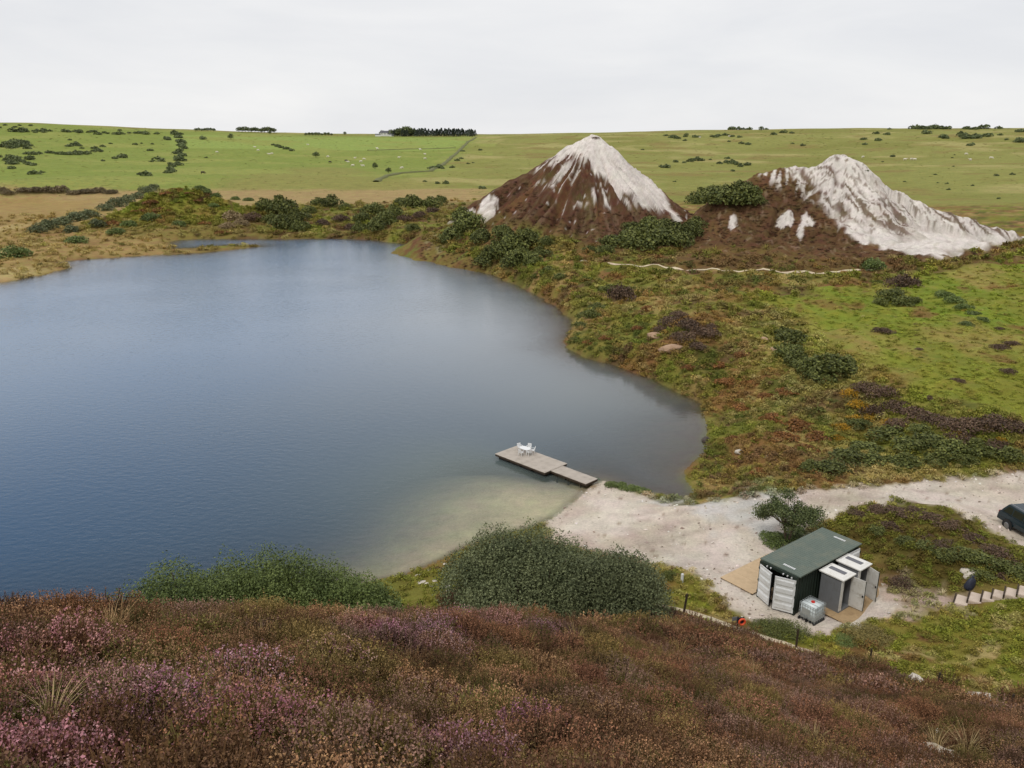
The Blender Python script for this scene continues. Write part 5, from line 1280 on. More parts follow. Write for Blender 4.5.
far_tree('far_tree', 345, 135.2, 4, 'single small skyline tree just left of the farmhouse'); 
far_tree('far_tree', 231, 139.5, 6, 'lone tree in the pasture below the left copse', None, 1.1); far_tree('far_tree', 270, 134.5, 4, 'lone small tree at the right end of the left copse')
far_tree('far_tree', 316, 157.5, 6.5, 'lone dark round tree in the middle pasture', None, 1.3)
far_tree('far_tree', 375, 169, 7, 'left one of two small trees at the bottom corner of the bright pasture', None, 1.1); far_tree('far_tree', 388.5, 173, 6.5, 'right one of two small trees at the bottom corner of the bright pasture', None, 1.1)
far_tree('far_tree', 761, 131, 5, 'lone round tree standing on the right skyline', None, 1.2)
x, y, z = hit1(385, 136.2); hs_ = math.hypot(x, y) / FPX
FH = tag(empty('farmhouse', (x, y, z - .5), R(10)), 'small white farmhouse with grey roof on the skyline', 'house')
MB().box(-7, 7, -3.5, 3.5, 0, 5.5).build('wall', M['house_white'], FH)
rfm = MB().add([(-7.4, -4, 5.5), (7.4, -4, 5.5), (7.4, 4, 5.5), (-7.4, 4, 5.5), (-7.4, 0, 8.6), (7.4, 0, 8.6)], [(0, 1, 5, 4), (2, 3, 4, 5), (1, 2, 5), (3, 0, 4), (3, 2, 1, 0)]).build('roof', M['slate'], FH)
for xx in (-6, 6): MB().box(xx - .5, xx + .5, -.5, .5, 8.0, 9.8).build('chimney', M['house_white'], rfm)
for xx in (-4.6, 0, 4.6): MB().box(xx - .6, xx + .6, -3.56, -3.502, 3.2, 4.6).build('window', M['car_glass'], FH)
for k, xx in enumerate((-13, 12)):
    x2, y2, z2 = hit1(385 + xx * .55, 136.4); b_ = tag(empty('farm_shed', (x2, y2, z2 - .5), R(10)), ('low white farm shed left of the skyline farmhouse', 'low white farm shed right of the skyline farmhouse')[k], 'shed')
    MB().box(-4, 4, -2.5, 2.5, 0, 3).build('wall', M['house_white'], b_); MB().add([(-4.2, -2.8, 3), (4.2, -2.8, 3), (4.2, 2.8, 3), (-4.2, 2.8, 3), (-4.2, 0, 4.4), (4.2, 0, 4.4)], [(0, 1, 5, 4), (2, 3, 4, 5), (1, 2, 5), (3, 0, 4), (3, 2, 1, 0)]).build('roof', M['slate'], b_)

# ------------------------------------------------------------------ cattle
def cow_mesh(mat, seed, graze):
    m = MB(); m.tube([(-.95, 0, 1.0), (-.85, 0, 1.02), (-.4, 0, .98), (.2, 0, .96), (.65, 0, 1.02), (.85, 0, 1.08)], [.16, .34, .40, .40, .36, .2], 8)
    hx_, hz_ = (1.25, .45) if graze else (1.35, 1.35)
    m.tube([(.7, 0, 1.1), ((.7 + hx_) / 2 + .1, 0, (1.1 + hz_) / 2 + .05), (hx_, 0, hz_)], [.26, .19, .15], 7)
    m.tube([(hx_ - .08, 0, hz_ + .05), (hx_ + .15, 0, hz_ - .08), (hx_ + .35, 0, hz_ - .2)], [.15, .13, .08], 7)
    for xx, yy in ((-.7, .2), (-.75, -.2), (.6, .2), (.55, -.2)): m.tube([(xx, yy, .85), (xx - .03, yy, .45), (xx + .02, yy, 0)], [.15, .08, .07], 6)
    m.tube([(-.98, 0, 1.1), (-1.08, 0, .7), (-1.05, 0, .4)], [.04, .03, .05], 5)
    for s_ in (-1, 1): m.tube([(hx_ - .05, s_ * .12, hz_ + .08), (hx_ - .08, s_ * .27, hz_ + .06)], [.05, .02], 5)
    return m.mesh('cow', mat, smooth=True)
CM = [cow_mesh(M['cow_white'], 0, True), cow_mesh(M['cow_white'], 1, False)]; CD = [cow_mesh(M['cow_dark'], 2, True)]
COWS = [(269, 155), (272, 154.5), (308, 145.5), (377, 149), (420, 150), (399, 158.5), (425, 155), (425, 159.5), (328, 157.5), (355, 159), (361, 162.5), (364, 160), (363, 167), (353, 166.5), (255, 148), (217, 153), (402, 169), (348, 163), (258, 151), (420.5, 150.5), (377.5, 149.5)]
COWS.sort()
for k, (px, py) in enumerate(COWS):
    x, y, z = hit1(px, py); o = link(bpy.data.objects.new('cow', CM[k % 2])); o.location = (x, y, z); o.rotation_euler = (0, 0, random.choice([0, math.pi]) + random.uniform(-.7, .7)); o.scale = (1.25,) * 3
    tag(o, 'white cow grazing in the pastures left of the conical tip, ' + ordinal(k, 21), 'cow', 'white cows in the pastures left of the tips')
for k, (px, py) in enumerate([(203, 174), (330, 163), (346, 161.5)]):
    x, y, z = hit1(px, py); o = link(bpy.data.objects.new('cow', CD[0])); o.location = (x, y, z); o.rotation_euler = (0, 0, random.uniform(-.6, .6)); o.scale = (1.2,) * 3
    tag(o, ('dark cow low in the left pasture near the bushy hedge', 'dark cow in the middle pasture right of the lone round tree, left one', 'dark cow in the middle pasture, right one')[k], 'cow', 'dark cows in the pastures')
for k, (px, py) in enumerate([(700, 138), (729, 137), (863, 158), (905, 160.5), (911, 160.3), (914.5, 160.5), (966, 155), (970, 161), (991, 159)]):
    x, y, z = hit1(px, py); o = link(bpy.data.objects.new('cow', CM[k % 2])); o.location = (x, y, z); o.rotation_euler = (0, 0, random.choice([0, math.pi]) + random.uniform(-.7, .7)); o.scale = (1.3,) * 3
    tag(o, 'white cow grazing on the olive moor right of the conical tip, ' + ordinal(k, 9), 'cow', 'white cows on the moor behind the tips')

# ------------------------------------------------------------------ big bushes below the heather, thorn tree
def big_bush(name, label, px, py, dist, w_, d_, h_, n_, leaf, lobes, mat, seed, branch=True, small=.42):
    x, y, z = at_r(px, py, dist); z = float(h_at(x, y)) - .2
    th = math.atan2(x, y)
    e = tag(empty(name, (x, y, z), -th), label, 'bush')
    lb = random_lobes(lobes, w_, d_, h_, seed, small)
    P_, Nn = crown_points(lb, n_, seed, shell=(.6, 1.02)); P_[:, 2] = np.maximum(P_[:, 2], .05)
    V, F, va = leaf_quads(P_, Nn, leaf, .5, seed)
    va = np.clip(.55 * va + .25 + .35 * np.repeat(fbm(P_[:, 0] * .5 + P_[:, 2] * .4, P_[:, 1] * .5 + P_[:, 2] * .3, 3, seed), 4), 0, 1)
    link(bpy.data.objects.new('foliage', arr_mesh('foliage', V, F, [mat], attrs={'var': ('POINT', 'FLOAT', va)})), e)
    r2 = np.random.default_rng(seed)
    for k in range(9):
        t = lb[r2.integers(len(lb))]; b0 = (r2.uniform(-.3, .3), r2.uniform(-.3, .3), -.2)
        MB().tube([b0, (t[0] * .4, t[1] * .4, t[2] * .5), (t[0] * .8, t[1] * .8, t[2] * .9), (t[0], t[1], t[2] + t[5] * .8)], [.12, .09, .05, .02], 6).build('branch', M['bark'], e)
    return e
big_bush('willow_thicket', 'broad low green bush between heather slope and lake, on the left', 222, 590, 38.5, 18.4, 6.6, 7.0, 160000, .12, 70, M['hedge_green'], 301, small=.5)
big_bush('willow_thicket', 'smaller bright green bush at the right end of the broad low bush', 360, 597, 37.0, 5.2, 4.4, 4.5, 34000, .13, 18, M['hedge_green'], 302, small=.5)
big_bush('round_willow', 'large dark grey green bush in front of the beach', 524, 585, 37.0, 9.6, 7.0, 5.7, 95000, .12, 44, M['willow_dark'], 303, small=.4)
big_bush('round_willow', 'grey green bush forming the right shoulder of the large dark bush', 604, 598, 36.2, 7.2, 5.6, 4.9, 60000, .115, 30, M['willow_dark'], 304, small=.45)
bush('flowering_gorse', 498, 611, 16, 'small yellow flowering gorse at the foot of the large dark bush', hs=.9)

x, y, z = hit1(787, 541)
TR = tag(empty('thorn_tree', (x, y, z - .1)), 'windswept small thorn tree with open crown behind the green container', 'tree')
r2 = np.random.default_rng(77); tips = []
mt = MB()
for k in range(4):
    a = k * 1.6 + .3; mt.tube([(.1 * math.cos(a), .1 * math.sin(a), -.1), (.25 * math.cos(a), .25 * math.sin(a), .7), (.45 * math.cos(a), .45 * math.sin(a), 1.5)], [.09, .075, .055], 7)
mt.build('trunk', M['bark'], TR)
for k in range(26):
    a = k * 2.39; q_ = r2.uniform(.5, 1.0); b0 = np.array([.35 * math.cos(a), .35 * math.sin(a), 1.3]); tip = np.array([math.cos(a) * 2.1 * q_, math.sin(a) * 1.8 * q_, 1.5 + r2.uniform(0, 2.0) * (1.25 - q_ * .6)])
    mid = (b0 + tip) / 2 + np.array([0, 0, .3]); MB().tube([b0, mid, tip], [.05, .032, .012], 5).build('limb', M['bark'], TR); tips += [mid * .35 + tip * .65, tip]
lb = [(t[0], t[1], t[2] + .05, *(r2.uniform(.38, .62),) * 2, r2.uniform(.25, .4)) for t in tips]
P_, Nn = crown_points(lb, 13000, 78, shell=(.3, 1.25), zmin=-1); V, F, va = leaf_quads(P_, Nn, .12, .55, 79)
link(bpy.data.objects.new('crown', arr_mesh('crown', V, F, [M['tree_leaf']], attrs={'var': ('POINT', 'FLOAT', va)})), TR)
# ------------------------------------------------------------------ ground cover that nobody could count: heather, grass, heath
def scatter(name, src, X, Y, Z, scl, tint, tint2=None, label=None, tilt=.12, seed=0):
    r2 = np.random.default_rng(seed); n_ = len(X)
    me = bpy.data.meshes.new(name); me.vertices.add(n_); me.vertices.foreach_set('co', np.stack([X, Y, Z], 1).astype(np.float32).ravel())
    def at(an, typ, d, key):
        a = me.attributes.new(an, typ, 'POINT'); a.data.foreach_set(key, np.ascontiguousarray(d, np.float32).ravel())
    at('rot', 'FLOAT_VECTOR', np.stack([r2.normal(0, tilt, n_), r2.normal(0, tilt, n_), r2.uniform(0, 6.283, n_)], 1), 'vector')
    at('scl', 'FLOAT_VECTOR', scl, 'vector')
    at('tint', 'FLOAT_COLOR', np.concatenate([tint, np.ones((n_, 1))], 1), 'color')
    at('tint2', 'FLOAT_COLOR', np.concatenate([tint if tint2 is None else tint2, np.ones((n_, 1))], 1), 'color')
    o = link(bpy.data.objects.new(name, me)); tag(o, label, kind='stuff')
    g = bpy.data.node_groups.new(name + '_nodes', 'GeometryNodeTree')
    g.interface.new_socket('Geometry', in_out='INPUT', socket_type='NodeSocketGeometry'); g.interface.new_socket('Geometry', in_out='OUTPUT', socket_type='NodeSocketGeometry')
    gi, go_ = g.nodes.new('NodeGroupInput'), g.nodes.new('NodeGroupOutput')
    ip = g.nodes.new('GeometryNodeInstanceOnPoints'); oi = g.nodes.new('GeometryNodeObjectInfo'); oi.inputs['As Instance'].default_value = True
    so_ = bpy.data.objects.new(src.name + '_source', src); oi.inputs['Object'].default_value = so_
    def na(an, typ):
        q_ = g.nodes.new('GeometryNodeInputNamedAttribute'); q_.data_type = typ; q_.inputs['Name'].default_value = an; return q_.outputs['Attribute']
    er = g.nodes.new('FunctionNodeEulerToRotation'); g.links.new(na('rot', 'FLOAT_VECTOR'), er.inputs[0])
    g.links.new(gi.outputs[0], ip.inputs['Points']); g.links.new(oi.outputs['Geometry'], ip.inputs['Instance'])
    g.links.new(er.outputs[0], ip.inputs['Rotation']); g.links.new(na('scl', 'FLOAT_VECTOR'), ip.inputs['Scale']); g.links.new(ip.outputs[0], go_.inputs[0])
    md = o.modifiers.new('spread', 'NODES'); md.node_group = g
    return o
def tint_mat(name, attr, lo_, hi_, rough=.8):
    m, t, b, L = nmat(name); b.inputs['Roughness'].default_value = rough; b.inputs['Specular IOR Level'].default_value = .15
    v = N(t, 'ShaderNodeAttribute', attribute_name='var'); ia = N(t, 'ShaderNodeAttribute', attribute_name=attr, attribute_type='INSTANCER')
    mr = N(t, 'ShaderNodeMapRange'); mr.inputs[3].default_value = lo_; mr.inputs[4].default_value = hi_; L(v.outputs['Fac'], mr.inputs[0])
    mu = N(t, 'ShaderNodeVectorMath', operation='SCALE'); L(ia.outputs['Color'], mu.inputs[0]); L(mr.outputs[0], mu.inputs['Scale']); L(mu.outputs[0], b.inputs['Base Color'])
    return m
TL, TF = tint_mat('tuft_leaf', 'tint2', .7, 1.3), tint_mat('tuft_flower', 'tint', .6, 1.4)
def tuft(name, n_, leaf, h_, seed, aspect=.6):
    P_, Nn = crown_points(random_lobes(6, 1.0, 1.0, h_, seed, .6), n_, seed, shell=(.5, 1.1)); P_[:, 2] = np.maximum(P_[:, 2], 0)
    V, F, va = leaf_quads(P_, Nn, leaf, aspect, seed); return arr_mesh(name, V, F, [TL], attrs={'var': ('POINT', 'FLOAT', va)})
def grass(name, n_, h_, spread_, wd, seed, mat):
    r2 = np.random.default_rng(seed); a = r2.uniform(0, 6.283, n_); hh = h_ * r2.uniform(.5, 1.1, n_); ln = spread_ * r2.uniform(.3, 1.2, n_); b0 = .12 * r2.uniform(0, 1, n_)
    da = np.stack([np.cos(a), np.sin(a)], 1); pr = np.stack([-np.sin(a), np.cos(a)], 1); V = []
    for f, wf in ((0, 1), (.5, .8), (.85, .45), (1.0, .1)):
        c_ = da * (b0 + ln * f ** 2)[:, None]; z = hh * (f - .25 * f ** 3)
        for s_ in (-.5, .5): V.append(np.concatenate([c_ + pr * (s_ * wd * wf), z[:, None]], 1))
    V = np.stack(V, 1); ix = np.arange(n_ * 8).reshape(n_, 8)
    F = np.concatenate([ix[:, [2 * k, 2 * k + 1, 2 * k + 3, 2 * k + 2]] for k in range(3)]); va = np.repeat(r2.uniform(0, 1, n_), 8)
    return arr_mesh(name, V.reshape(-1, 3), F, [mat], attrs={'var': ('POINT', 'FLOAT', va)})
def heather(name, nst, nleaf, nfl, leaf, fl, seed, h_=.42, rad=.26):
    r2 = np.random.default_rng(seed); Ps, Ns, sz, mi = [], [], [], []
    SV, SF = [], []
    for k in range(nst):
        a = r2.uniform(0, 6.283); q_ = math.sqrt(r2.uniform()) ; top = np.array([math.cos(a) * rad * q_ * 1.4, math.sin(a) * rad * q_ * 1.4, h_ * (1 - .5 * q_ ** 2) * r2.uniform(.78, 1.08)]); b0 = np.array([top[0] * .35, top[1] * .35, 0])
        bend = np.array([top[0] * .2, top[1] * .2, 0])
        def pt(t): return b0 + (top - b0) * t[:, None] + bend * (t * (1 - t))[:, None] * 1.5
        t = r2.uniform(.25, .8, nleaf); P_ = pt(t) + r2.normal(0, .014, (nleaf, 3)); Ps.append(P_); Ns.append(r2.normal(0, 1, (nleaf, 3))); sz.append(np.full(nleaf, leaf)); mi.append(np.zeros(nleaf))
        t = r2.uniform(.72, 1.03, nfl); P_ = pt(t) + r2.normal(0, .012, (nfl, 3)); Ps.append(P_); Ns.append(r2.normal(0, 1, (nfl, 3))); sz.append(np.full(nfl, fl)); mi.append(np.ones(nfl))
        tt = np.array([0, .5, .95]); c_ = pt(tt); o_ = len(SV) * 6; w_ = .004
        SV.append(np.stack([c_ + np.array([w_, 0, 0]), c_ - np.array([w_, 0, 0])], 1).reshape(-1, 3)); SF += [[o_, o_ + 1, o_ + 3, o_ + 2], [o_ + 2, o_ + 3, o_ + 5, o_ + 4]]
    P_ = np.concatenate(Ps); V, F, va = leaf_quads(P_, np.concatenate(Ns), 1.0, .62, seed, 0)
    c_ = np.repeat(P_, 4, 0); V = c_ + (V - c_) * np.repeat(np.concatenate(sz), 4)[:, None]
    SVa = np.concatenate(SV); nV = len(V); V = np.concatenate([V, SVa]); F = np.concatenate([F, np.array(SF) + nV]); mi = np.concatenate([np.concatenate(mi), np.zeros(len(SF))]); va = np.concatenate([va, np.full(len(SVa), .1)])
    return arr_mesh(name, V, F, [TL, TF], mi, attrs={'var': ('POINT', 'FLOAT', va)})
HN = [heather('heather_near', 40, 20, 14, .022, .0145, 2001, .36), heather('heather_near', 36, 22, 10, .022, .014, 2002, .32, .28), heather('heather_near', 44, 18, 18, .020, .015, 2003, .38, .26)]
HFAR = [heather('heather_far', 26, 8, 8, .042, .030, 2011), heather('heather_far', 30, 9, 6, .045, .03, 2012, .36, .3)]
GT = grass('grass_tuft', 46, .55, .35, .008, 2021, TF); GM = grass('grass_tuft', 30, .55, .5, .05, 2022, TL)
TU = [tuft('heath_tuft', 110, .17, .55, 2031 + k) for k in range(3)]
def pick(c_list, n_, r2): return np.array(c_list)[r2.integers(0, len(c_list), n_)]
def jit(c, r2, amt=.18): return np.clip(c * r2.uniform(1 - amt, 1 + amt, (len(c), 1)) * r2.uniform(.95, 1.05, (len(c), 3)), 0, .9)

LGP = [(640, 570), (700, 560), (720, 588), (745, 620), (830, 634), (900, 605), (960, 604), (1250, 600), (1250, 720), (1024, 700), (860, 664), (800, 652), (700, 616), (655, 606)]
lgpoly = pxpoly(LGP)
_pp = [hit1(*p)[:2] for p in [(655, 605), (672, 608), (700, 615), (720, 622), (745, 631), (780, 642), (822, 656)]]
_sp = [at_z(*p) for p in ST]
_fp = [hit1(*p)[:2] for p in [(608, 263), (640, 267), (690, 270.5), (740, 272), (800, 272), (850, 271), (884, 267)]]
def dpoly(x, y, pts):
    d = np.full(np.shape(x), 1e9)
    for a, b in zip(pts[:-1], pts[1:]): d = np.minimum(d, dseg(x, y, a, b)[0])
    return d
_rk = [hit1(*p)[:2] for p in [(917, 682), (920, 706), (824, 681), (939, 733), (945, 759), (978, 700), (968, 697), (988, 704)]]
def clear_of(x, y): return np.min([np.hypot(x - a, (y - b)) for a, b in _rk], axis=0) > 1.15
def worley(x, y, c):
    """distance to the nearest and second nearest bush centre (in cells) and a random value per bush"""
    gx, gy = np.floor(x / c).astype(np.int64), np.floor(y / c).astype(np.int64); f1 = np.full(len(x), 9.0); f2 = f1.copy(); idv = np.zeros(len(x))
    for i in (-1, 0, 1):
        for j in (-1, 0, 1):
            px_, py_ = gx + i + .15 + .7 * _hash(gx + i, gy + j, 911), gy + j + .15 + .7 * _hash(gx + i, gy + j, 912)
            d = np.hypot(x / c - px_, y / c - py_); m_ = d < f1
            f2 = np.where(m_, f1, np.minimum(f2, d)); idv = np.where(m_, _hash(gx + i, gy + j, 913), idv); f1 = np.where(m_, d, f1)
    return f1, f2, idv
def dpath(x, y): return dpoly(x, y, _pp)
def heather_zone(r0, r1, n_, th0, th1, srcs, size, seed, name, label):
    r2 = np.random.default_rng(seed)
    r = np.sqrt(r2.uniform(r0 ** 2, r1 ** 2, n_)); th = r2.uniform(th0, th1, n_); x, y = r * np.sin(th), r * np.cos(th); z = h_at(x, y)
    px, py = proj(x, y, z + .2)
    ok = (z > 2.0) & (sdpoly(th, np.log(r), lgpoly) + .02 * fbm(x * .5, y * .5, 2, 5) < -.004) & (px > -420) & (px < 1260) & (py < 1100) & (dpath(x, y) > 1.7) & clear_of(x, y)
    dn = fbm(x * .55, y * .55, 3, 91)
    x, y, z, px, py, r, dn = [q_[ok] for q_ in (x, y, z, px, py, r, dn)]
    m_ = len(x)
    cell = 0.85 if r1 < 25 else 1.25
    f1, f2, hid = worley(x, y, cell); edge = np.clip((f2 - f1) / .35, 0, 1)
    spots = np.zeros(m_)
    for bx, by, rr in [(20, 725, .45), (60, 735, .4), (110, 742, .5), (160, 730, .5), (200, 752, .45), (235, 700, .45), (255, 725, .45), (265, 755, .5), (300, 745, .5), (350, 755, .35), (95, 700, .35), (395, 652, .8), (425, 648, .6), (470, 728, .25), (530, 752, .3), (330, 690, .3), (620, 683, .4), (15, 760, .4), (545, 640, .7), (215, 617, .9), (300, 622, .9), (360, 625, .9), (450, 632, .9)]:
        hx_, hy_, _z = hit1(bx, by); spots = np.maximum(spots, (1.0 if by > 640 else .6) * np.exp(-((x - hx_) ** 2 + (y - hy_) ** 2) / (rr * (.52 if by > 660 else .8)) ** 2))
    h2 = (hid * 7.77) % 1.0; h3_ = (hid * 31.3) % 1.0
    bloom = np.maximum(spots * 1.05, np.where((h2 > .92) & (x < 2), .4, 0) * edge) * r2.uniform(.35, 1.05, m_)
    # each bush has its own cast: russet, mauve grey, tan, dark brown, olive
    pal = np.array([A(156, 112, 82), A(148, 116, 100), A(166, 128, 94), A(116, 88, 66), A(138, 116, 72), A(148, 106, 82)]); far_k = sstep(14, 30, r)[:, None]
    brown = pal[(hid * 5.999).astype(int)] * r2.uniform(.85, 1.15, (m_, 1)) * (1 - .12 * far_k)
    pink = pick([A(218, 158, 186), A(206, 138, 176), A(222, 176, 194), A(190, 120, 160)], m_, r2)
    lum = (.72 + .5 * h3_ + .25 * fbm(x * .35 + 3, y * .35, 3, 96))[:, None]
    t1 = jit((brown * (1 - bloom[:, None]) + pink * bloom[:, None]) * np.where(bloom[:, None] > .4, 1.05, lum), r2)
    pl2 = np.array([A(122, 92, 62), A(112, 94, 58), A(124, 108, 62), A(96, 76, 54), A(116, 108, 60), A(116, 84, 62)])
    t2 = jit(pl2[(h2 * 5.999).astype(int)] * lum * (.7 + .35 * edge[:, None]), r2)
    s = size * (.62 + .62 * edge * (.7 + .6 * h3_)) * r2.uniform(.85, 1.15, m_)
    for k, sm in enumerate(srcs):
        q_ = np.arange(m_) % len(srcs) == k
        sc3 = np.stack([s[q_] * .95, s[q_] * .95, s[q_] * (.75 + .4 * edge[q_])], 1)
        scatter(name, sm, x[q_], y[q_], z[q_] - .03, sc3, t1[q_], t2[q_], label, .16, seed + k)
heather_zone(1.5, 7.5, 2100, -1.0, 1.0, HN, 1.0, 31, 'heather', 'flowering and faded heather covering the slope nearest the viewer')
heather_zone(7.5, 24, 13000, -1.0, 1.0, HN, 1.15, 32, 'heather', 'brown and mauve heather on the middle of the slope')
heather_zone(24, 42, 8000, -.1, .85, HFAR, 1.5, 33, 'heather', 'dark brown heather on the falling slope to the right')
r2 = np.random.default_rng(35)
sp = np.array([(320, 700), (330, 692), (345, 690), (318, 688), (308, 695), (112, 650), (120, 640), (200, 700), (206, 690), (742, 735), (752, 742), (470, 725), (28, 690), (262, 655), (735, 720), (560, 700), (905, 700), (150, 712), (650, 742), (860, 735)] + [(r2.uniform(0, 1000), r2.uniform(640, 765)) for _ in range(34)])
x, y, z = hit(sp[:, 0], sp[:, 1]); n_ = len(x); z = z + .12; s = np.clip(np.hypot(x, y) * .08, .7, 1.3) * r2.uniform(.7, 1.2, n_)
scatter('straw_grass', GT, x, y, z - .02, np.stack([s * .8, s * .8, s * 1.25], 1), jit(pick([A(200, 176, 128), A(186, 158, 112), A(172, 150, 96)], n_, r2), r2), None, 'dry straw grass tufts among the heather', .1, 36)

# rough ground between the lake and the moor: sample lines of sight evenly, keep the land ones
GRN = pxpoly([(775, 300), (840, 285), (900, 283), (960, 268), (1030, 258), (1250, 255), (1250, 440), (1024, 424), (965, 408), (900, 382), (855, 358), (820, 335)])
SKIRT = pxpoly([(640, 262), (700, 250), (760, 240), (900, 250), (985, 262), (900, 274), (700, 273)])
sandpl = pxpoly(SANDP)
def rough(n_, x0, x1, y0, y1, px_size, seed, keep=None):
    r2 = np.random.default_rng(seed); px = r2.uniform(x0, x1, n_); py = r2.uniform(y0, y1, n_); x, y, z = hit(px, py); r = np.hypot(x, y)
    sd = sdpoly(x, y, LAKE); fl = sdpoly(x, y, FLAT[0]); zg = h_at(x, y, False)
    ok = (sd < -.05) & (sdpoly(np.arctan2(x, y), np.log(np.maximum(r, 1)), sandpl) < .004 + .006 * noise(x * .6, y * .6, 77)) & (z > .04) & ((z - zg < .6) | ((z < 9.5) & (x < 14) & (x > -40))) & (r > 30) & (r < 330)
    ok &= ~((x < -72) & (z < 2.6) & (r2.uniform(0, 1, n_) < .55))
    ok &= (dpath(x, y) > .6) & (dpoly(x, y, _fp) > 1.6) & (dpoly(x, y, _sp) > 1.1) & (np.hypot(x - 18.5, y - 42.5) > 2.2)
    ok &= ~((z > 2.5) & (r < 42) & (sdpoly(np.arctan2(x, y), np.log(r), lgpoly) < 0))
    if keep is not None: ok &= keep(px, py)
    x, y, z, px, py, r = [q_[ok] for q_ in (x, y, z, px, py, r)]; m_ = len(x)
    c_ = paint_land(x, y, z, -np.abs(sdpoly(x, y, LAKE)) - 1)
    pale = c_.mean(-1) > .42
    x, y, z, px, py, r, c_ = [q_[~pale] for q_ in (x, y, z, px, py, r, c_)]; m_ = len(x)
    t = fbm(x * .12, y * .12, 3, 97) + .6 * r2.normal(0, .5, m_)
    th, v = np.arctan2(x, y), np.log(r); green = sdpoly(th, v, GRN) > 0; low = (sdpoly(th, v, lgpoly) > 0) | (r < 46)
    heath = pick([A(112, 84, 66), A(100, 76, 62), A(128, 98, 66)], m_, r2); rust = pick([A(156, 116, 66), A(146, 106, 62), A(168, 132, 74)], m_, r2)
    dark = pick([A(84, 94, 48), A(74, 86, 46), A(98, 104, 52)], m_, r2); straw = pick([A(168, 150, 96), A(152, 136, 78), A(176, 160, 108)], m_, r2); lush = pick([A(124, 126, 52), A(112, 118, 48)], m_, r2)
    col = c_ * r2.uniform(.9, 1.3, (m_, 1))
    u = r2.uniform(0, 1, m_); w_ = np.where(green, .22, .8)
    marsh = (x < -72) & (z < 2.6)
    fields = np.stack([noise(x * f_, y * f_ * 1.3, 201 + k) + b_ + .22 * r2.normal(0, 1, m_) for k, (f_, b_) in enumerate(((.07, -.10), (.08, -.22), (.07, .02), (.05, .12), (.06, .16), (.09, .06)))], 1)
    which = fields.argmax(1); bl_ = r2.uniform(.3, .75, (m_, 1))
    for k, cc_ in enumerate((heath, rust, dark, straw, lush)):
        q_ = (which == k) & (r2.uniform(0, 1, m_) < w_); col[q_] = (cc_ * bl_ + col * (1 - bl_))[q_]
    q_ = marsh & (r2.uniform(0, 1, m_) < .85); col[q_] = (c_ * r2.uniform(.95, 1.25, (m_, 1)) * .6 + .4 * straw)[q_]
    q_ = (x < -55) & (z > 2.6) & (r2.uniform(0, 1, m_) < .75); col[q_] = (c_ * r2.uniform(1.0, 1.3, (m_, 1)) * .6 + .4 * lush)[q_]
    s = px_size * r2.uniform(.55, 1.6, m_) * np.hypot(r, CZ - z) / FPX
    s = np.where(green, s * .6, s); hh = s * r2.uniform(.45, .95, m_) * np.where(green, .5, 1)
    return x, y, z, s, hh, jit(col * np.array([1.16, 1.2, 1.08]), r2, .12), u
def rough_scatter(tag_, label, *a, **k):
    x, y, z, s, hh, col, u = rough(*a, **k); ug = np.random.default_rng(a[6]).uniform(0, 1, len(x))
    for j, sm in enumerate(TU):
        q_ = (ug < .72) & (np.arange(len(x)) % 3 == j); scatter(tag_, sm, x[q_], y[q_], z[q_] - .05 * s[q_], np.stack([s[q_], s[q_], hh[q_] * 1.3], 1), col[q_], None, label, .15, a[6] + j)
    q_ = ug >= .72; scatter('rough_grass', GM, x[q_], y[q_], z[q_] - .02, np.stack([s[q_], s[q_], hh[q_] * 1.4], 1), col[q_] * 1.1, None, label, .2, a[6] + 9)
rough_scatter('heathland', 'mixed heath, bracken and grass on the bank right of the lake', 15000, 400, 1100, 238, 500, 7.0, 51)
rough_scatter('heathland', 'heath and coarse grass on the hump, knoll and lower slope by the container', 7000, 380, 1100, 490, 720, 7.0, 52)
rough_scatter('heathland', 'marsh grass, heath and scrub on the left and far banks of the lake', 10500, -260, 480, 186, 290, 5.0, 53)
def pebble(seed):
    m = MB(); r3 = np.random.default_rng(seed); vs = [np.array(v, float) * r3.uniform(.7, 1.2) for v in ((1, 0, 0), (0, 1, 0), (-1, 0, 0), (0, -1, 0), (0, 0, .8), (0, 0, -.4), (.7, .7, .3), (-.7, .6, .2))]
    return m.add(vs[:6], [(0, 1, 4), (1, 2, 4), (2, 3, 4), (3, 0, 4), (1, 0, 5), (2, 1, 5), (3, 2, 5), (0, 3, 5)]).mesh('pebble', TS)
TS = tint_mat('pebble_stone', 'tint', 1, 1)
r2 = np.random.default_rng(61); px, py = r2.uniform(540, 1040, 9000), r2.uniform(466, 640, 9000); x, y, z = hit(px, py); d = sdpoly(np.arctan2(x, y), np.log(np.hypot(x, y)), sandpl)
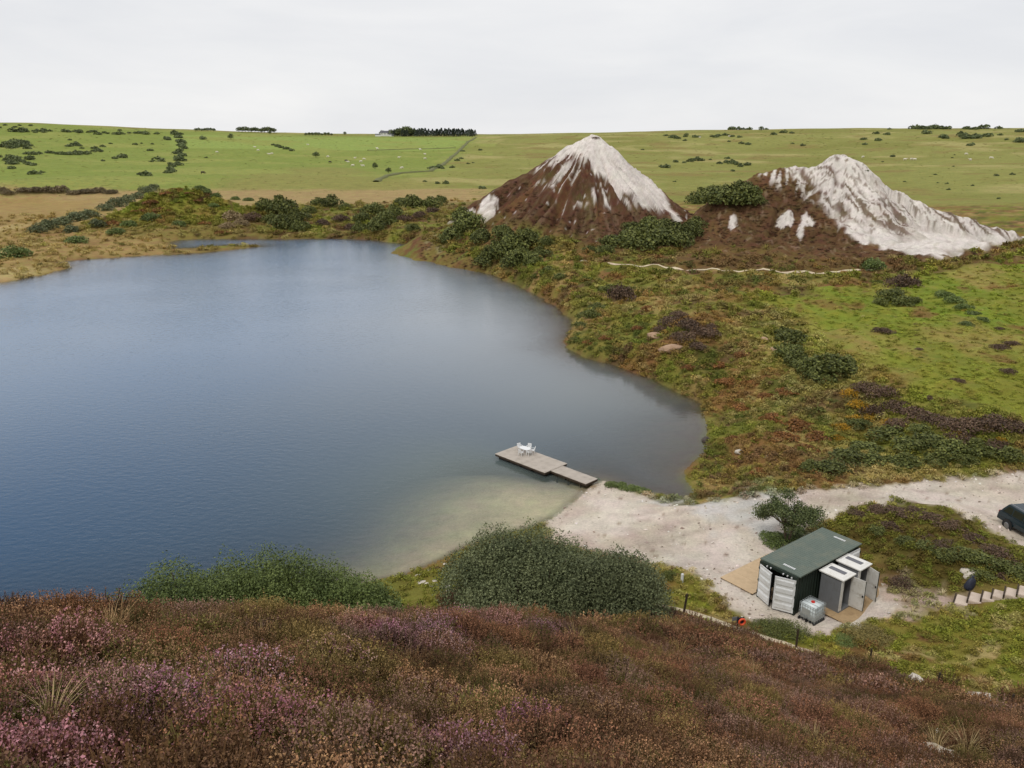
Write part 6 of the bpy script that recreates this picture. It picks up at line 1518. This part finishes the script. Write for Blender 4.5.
cl = r2.uniform(0, 1, len(x)); q_ = (d > -.006) & (z < 4) & (sdpoly(x, y, LAKE) < .5) & (cl < np.where(d < .02, .55, .16)) & (sdpoly(x, y, [loc(-.6, -3)[:2], loc(6.5, -3)[:2], loc(6.5, 5.4)[:2], loc(-.6, 5.4)[:2]]) < 0)
x, y, z = x[q_], y[q_], z[q_]; s = r2.uniform(.025, .09, len(x)) * r2.choice([1, 1, 1, 1.8], len(x))
scatter('gravel_stones', pebble(3), x, y, z + .005, np.stack([s * 1.3, s, s * .8], 1), jit(pick([A(222, 212, 200), A(196, 182, 168), A(160, 146, 132), A(228, 222, 214), A(140, 126, 112)], len(x), r2), r2), None, 'loose stones on the pale gravel', .5, 62)
# sparse low tussocks on the near moor
r2 = np.random.default_rng(54); px, py = r2.uniform(-60, 1090, 2600), 128 + 70 * r2.uniform(0, 1, 2600) ** 1.3; x, y, z = hit(px, py); r = np.hypot(x, y); q_ = (r > 300) & (r < 1450)
x, y, z, r = x[q_], y[q_], z[q_], r[q_]; s = r2.uniform(.8, 2.2, len(x)) * r / FPX
scatter('moor_tussocks', TU[0], x, y, z, np.stack([s * 1.6, s, s * .28], 1), jit(pick([A(128, 126, 62), A(150, 140, 84), A(120, 110, 60), A(104, 106, 56)], len(x), r2), r2), None, 'low grass tussocks over the far moor', .1, 55)
# heather tufts on the brown flanks of the tips
r2 = np.random.default_rng(57); px, py = r2.uniform(420, 1000, 9000), r2.uniform(150, 275, 9000); x, y, z = hit(px, py); r = np.hypot(x, y)
dn = TIPC(x, y); q_ = (z - h_at(x, y, False) > .5) & (r > 110) & (r < 235) & (dn < .5) & (sdpoly(x, y, plan(FACE2, RIDGE2)) < -1.0) & (sdpoly(x, y, plan(FACE1, RIDGE1)) < -.5)
x, y, z, r = x[q_], y[q_], z[q_], r[q_]; s = r2.uniform(2.0, 4.6, len(x)) * r / FPX
cc_ = pick([A(98, 70, 56), A(110, 78, 58), A(86, 62, 50), A(124, 94, 66), A(96, 84, 50)], len(x), r2)
scatter('heather', TU[1], x, y, z - .1, np.stack([s, s, s * .5], 1), jit(cc_, r2), None, 'brown heather tufts on the flanks of the spoil tips', .15, 58)
print('script done')
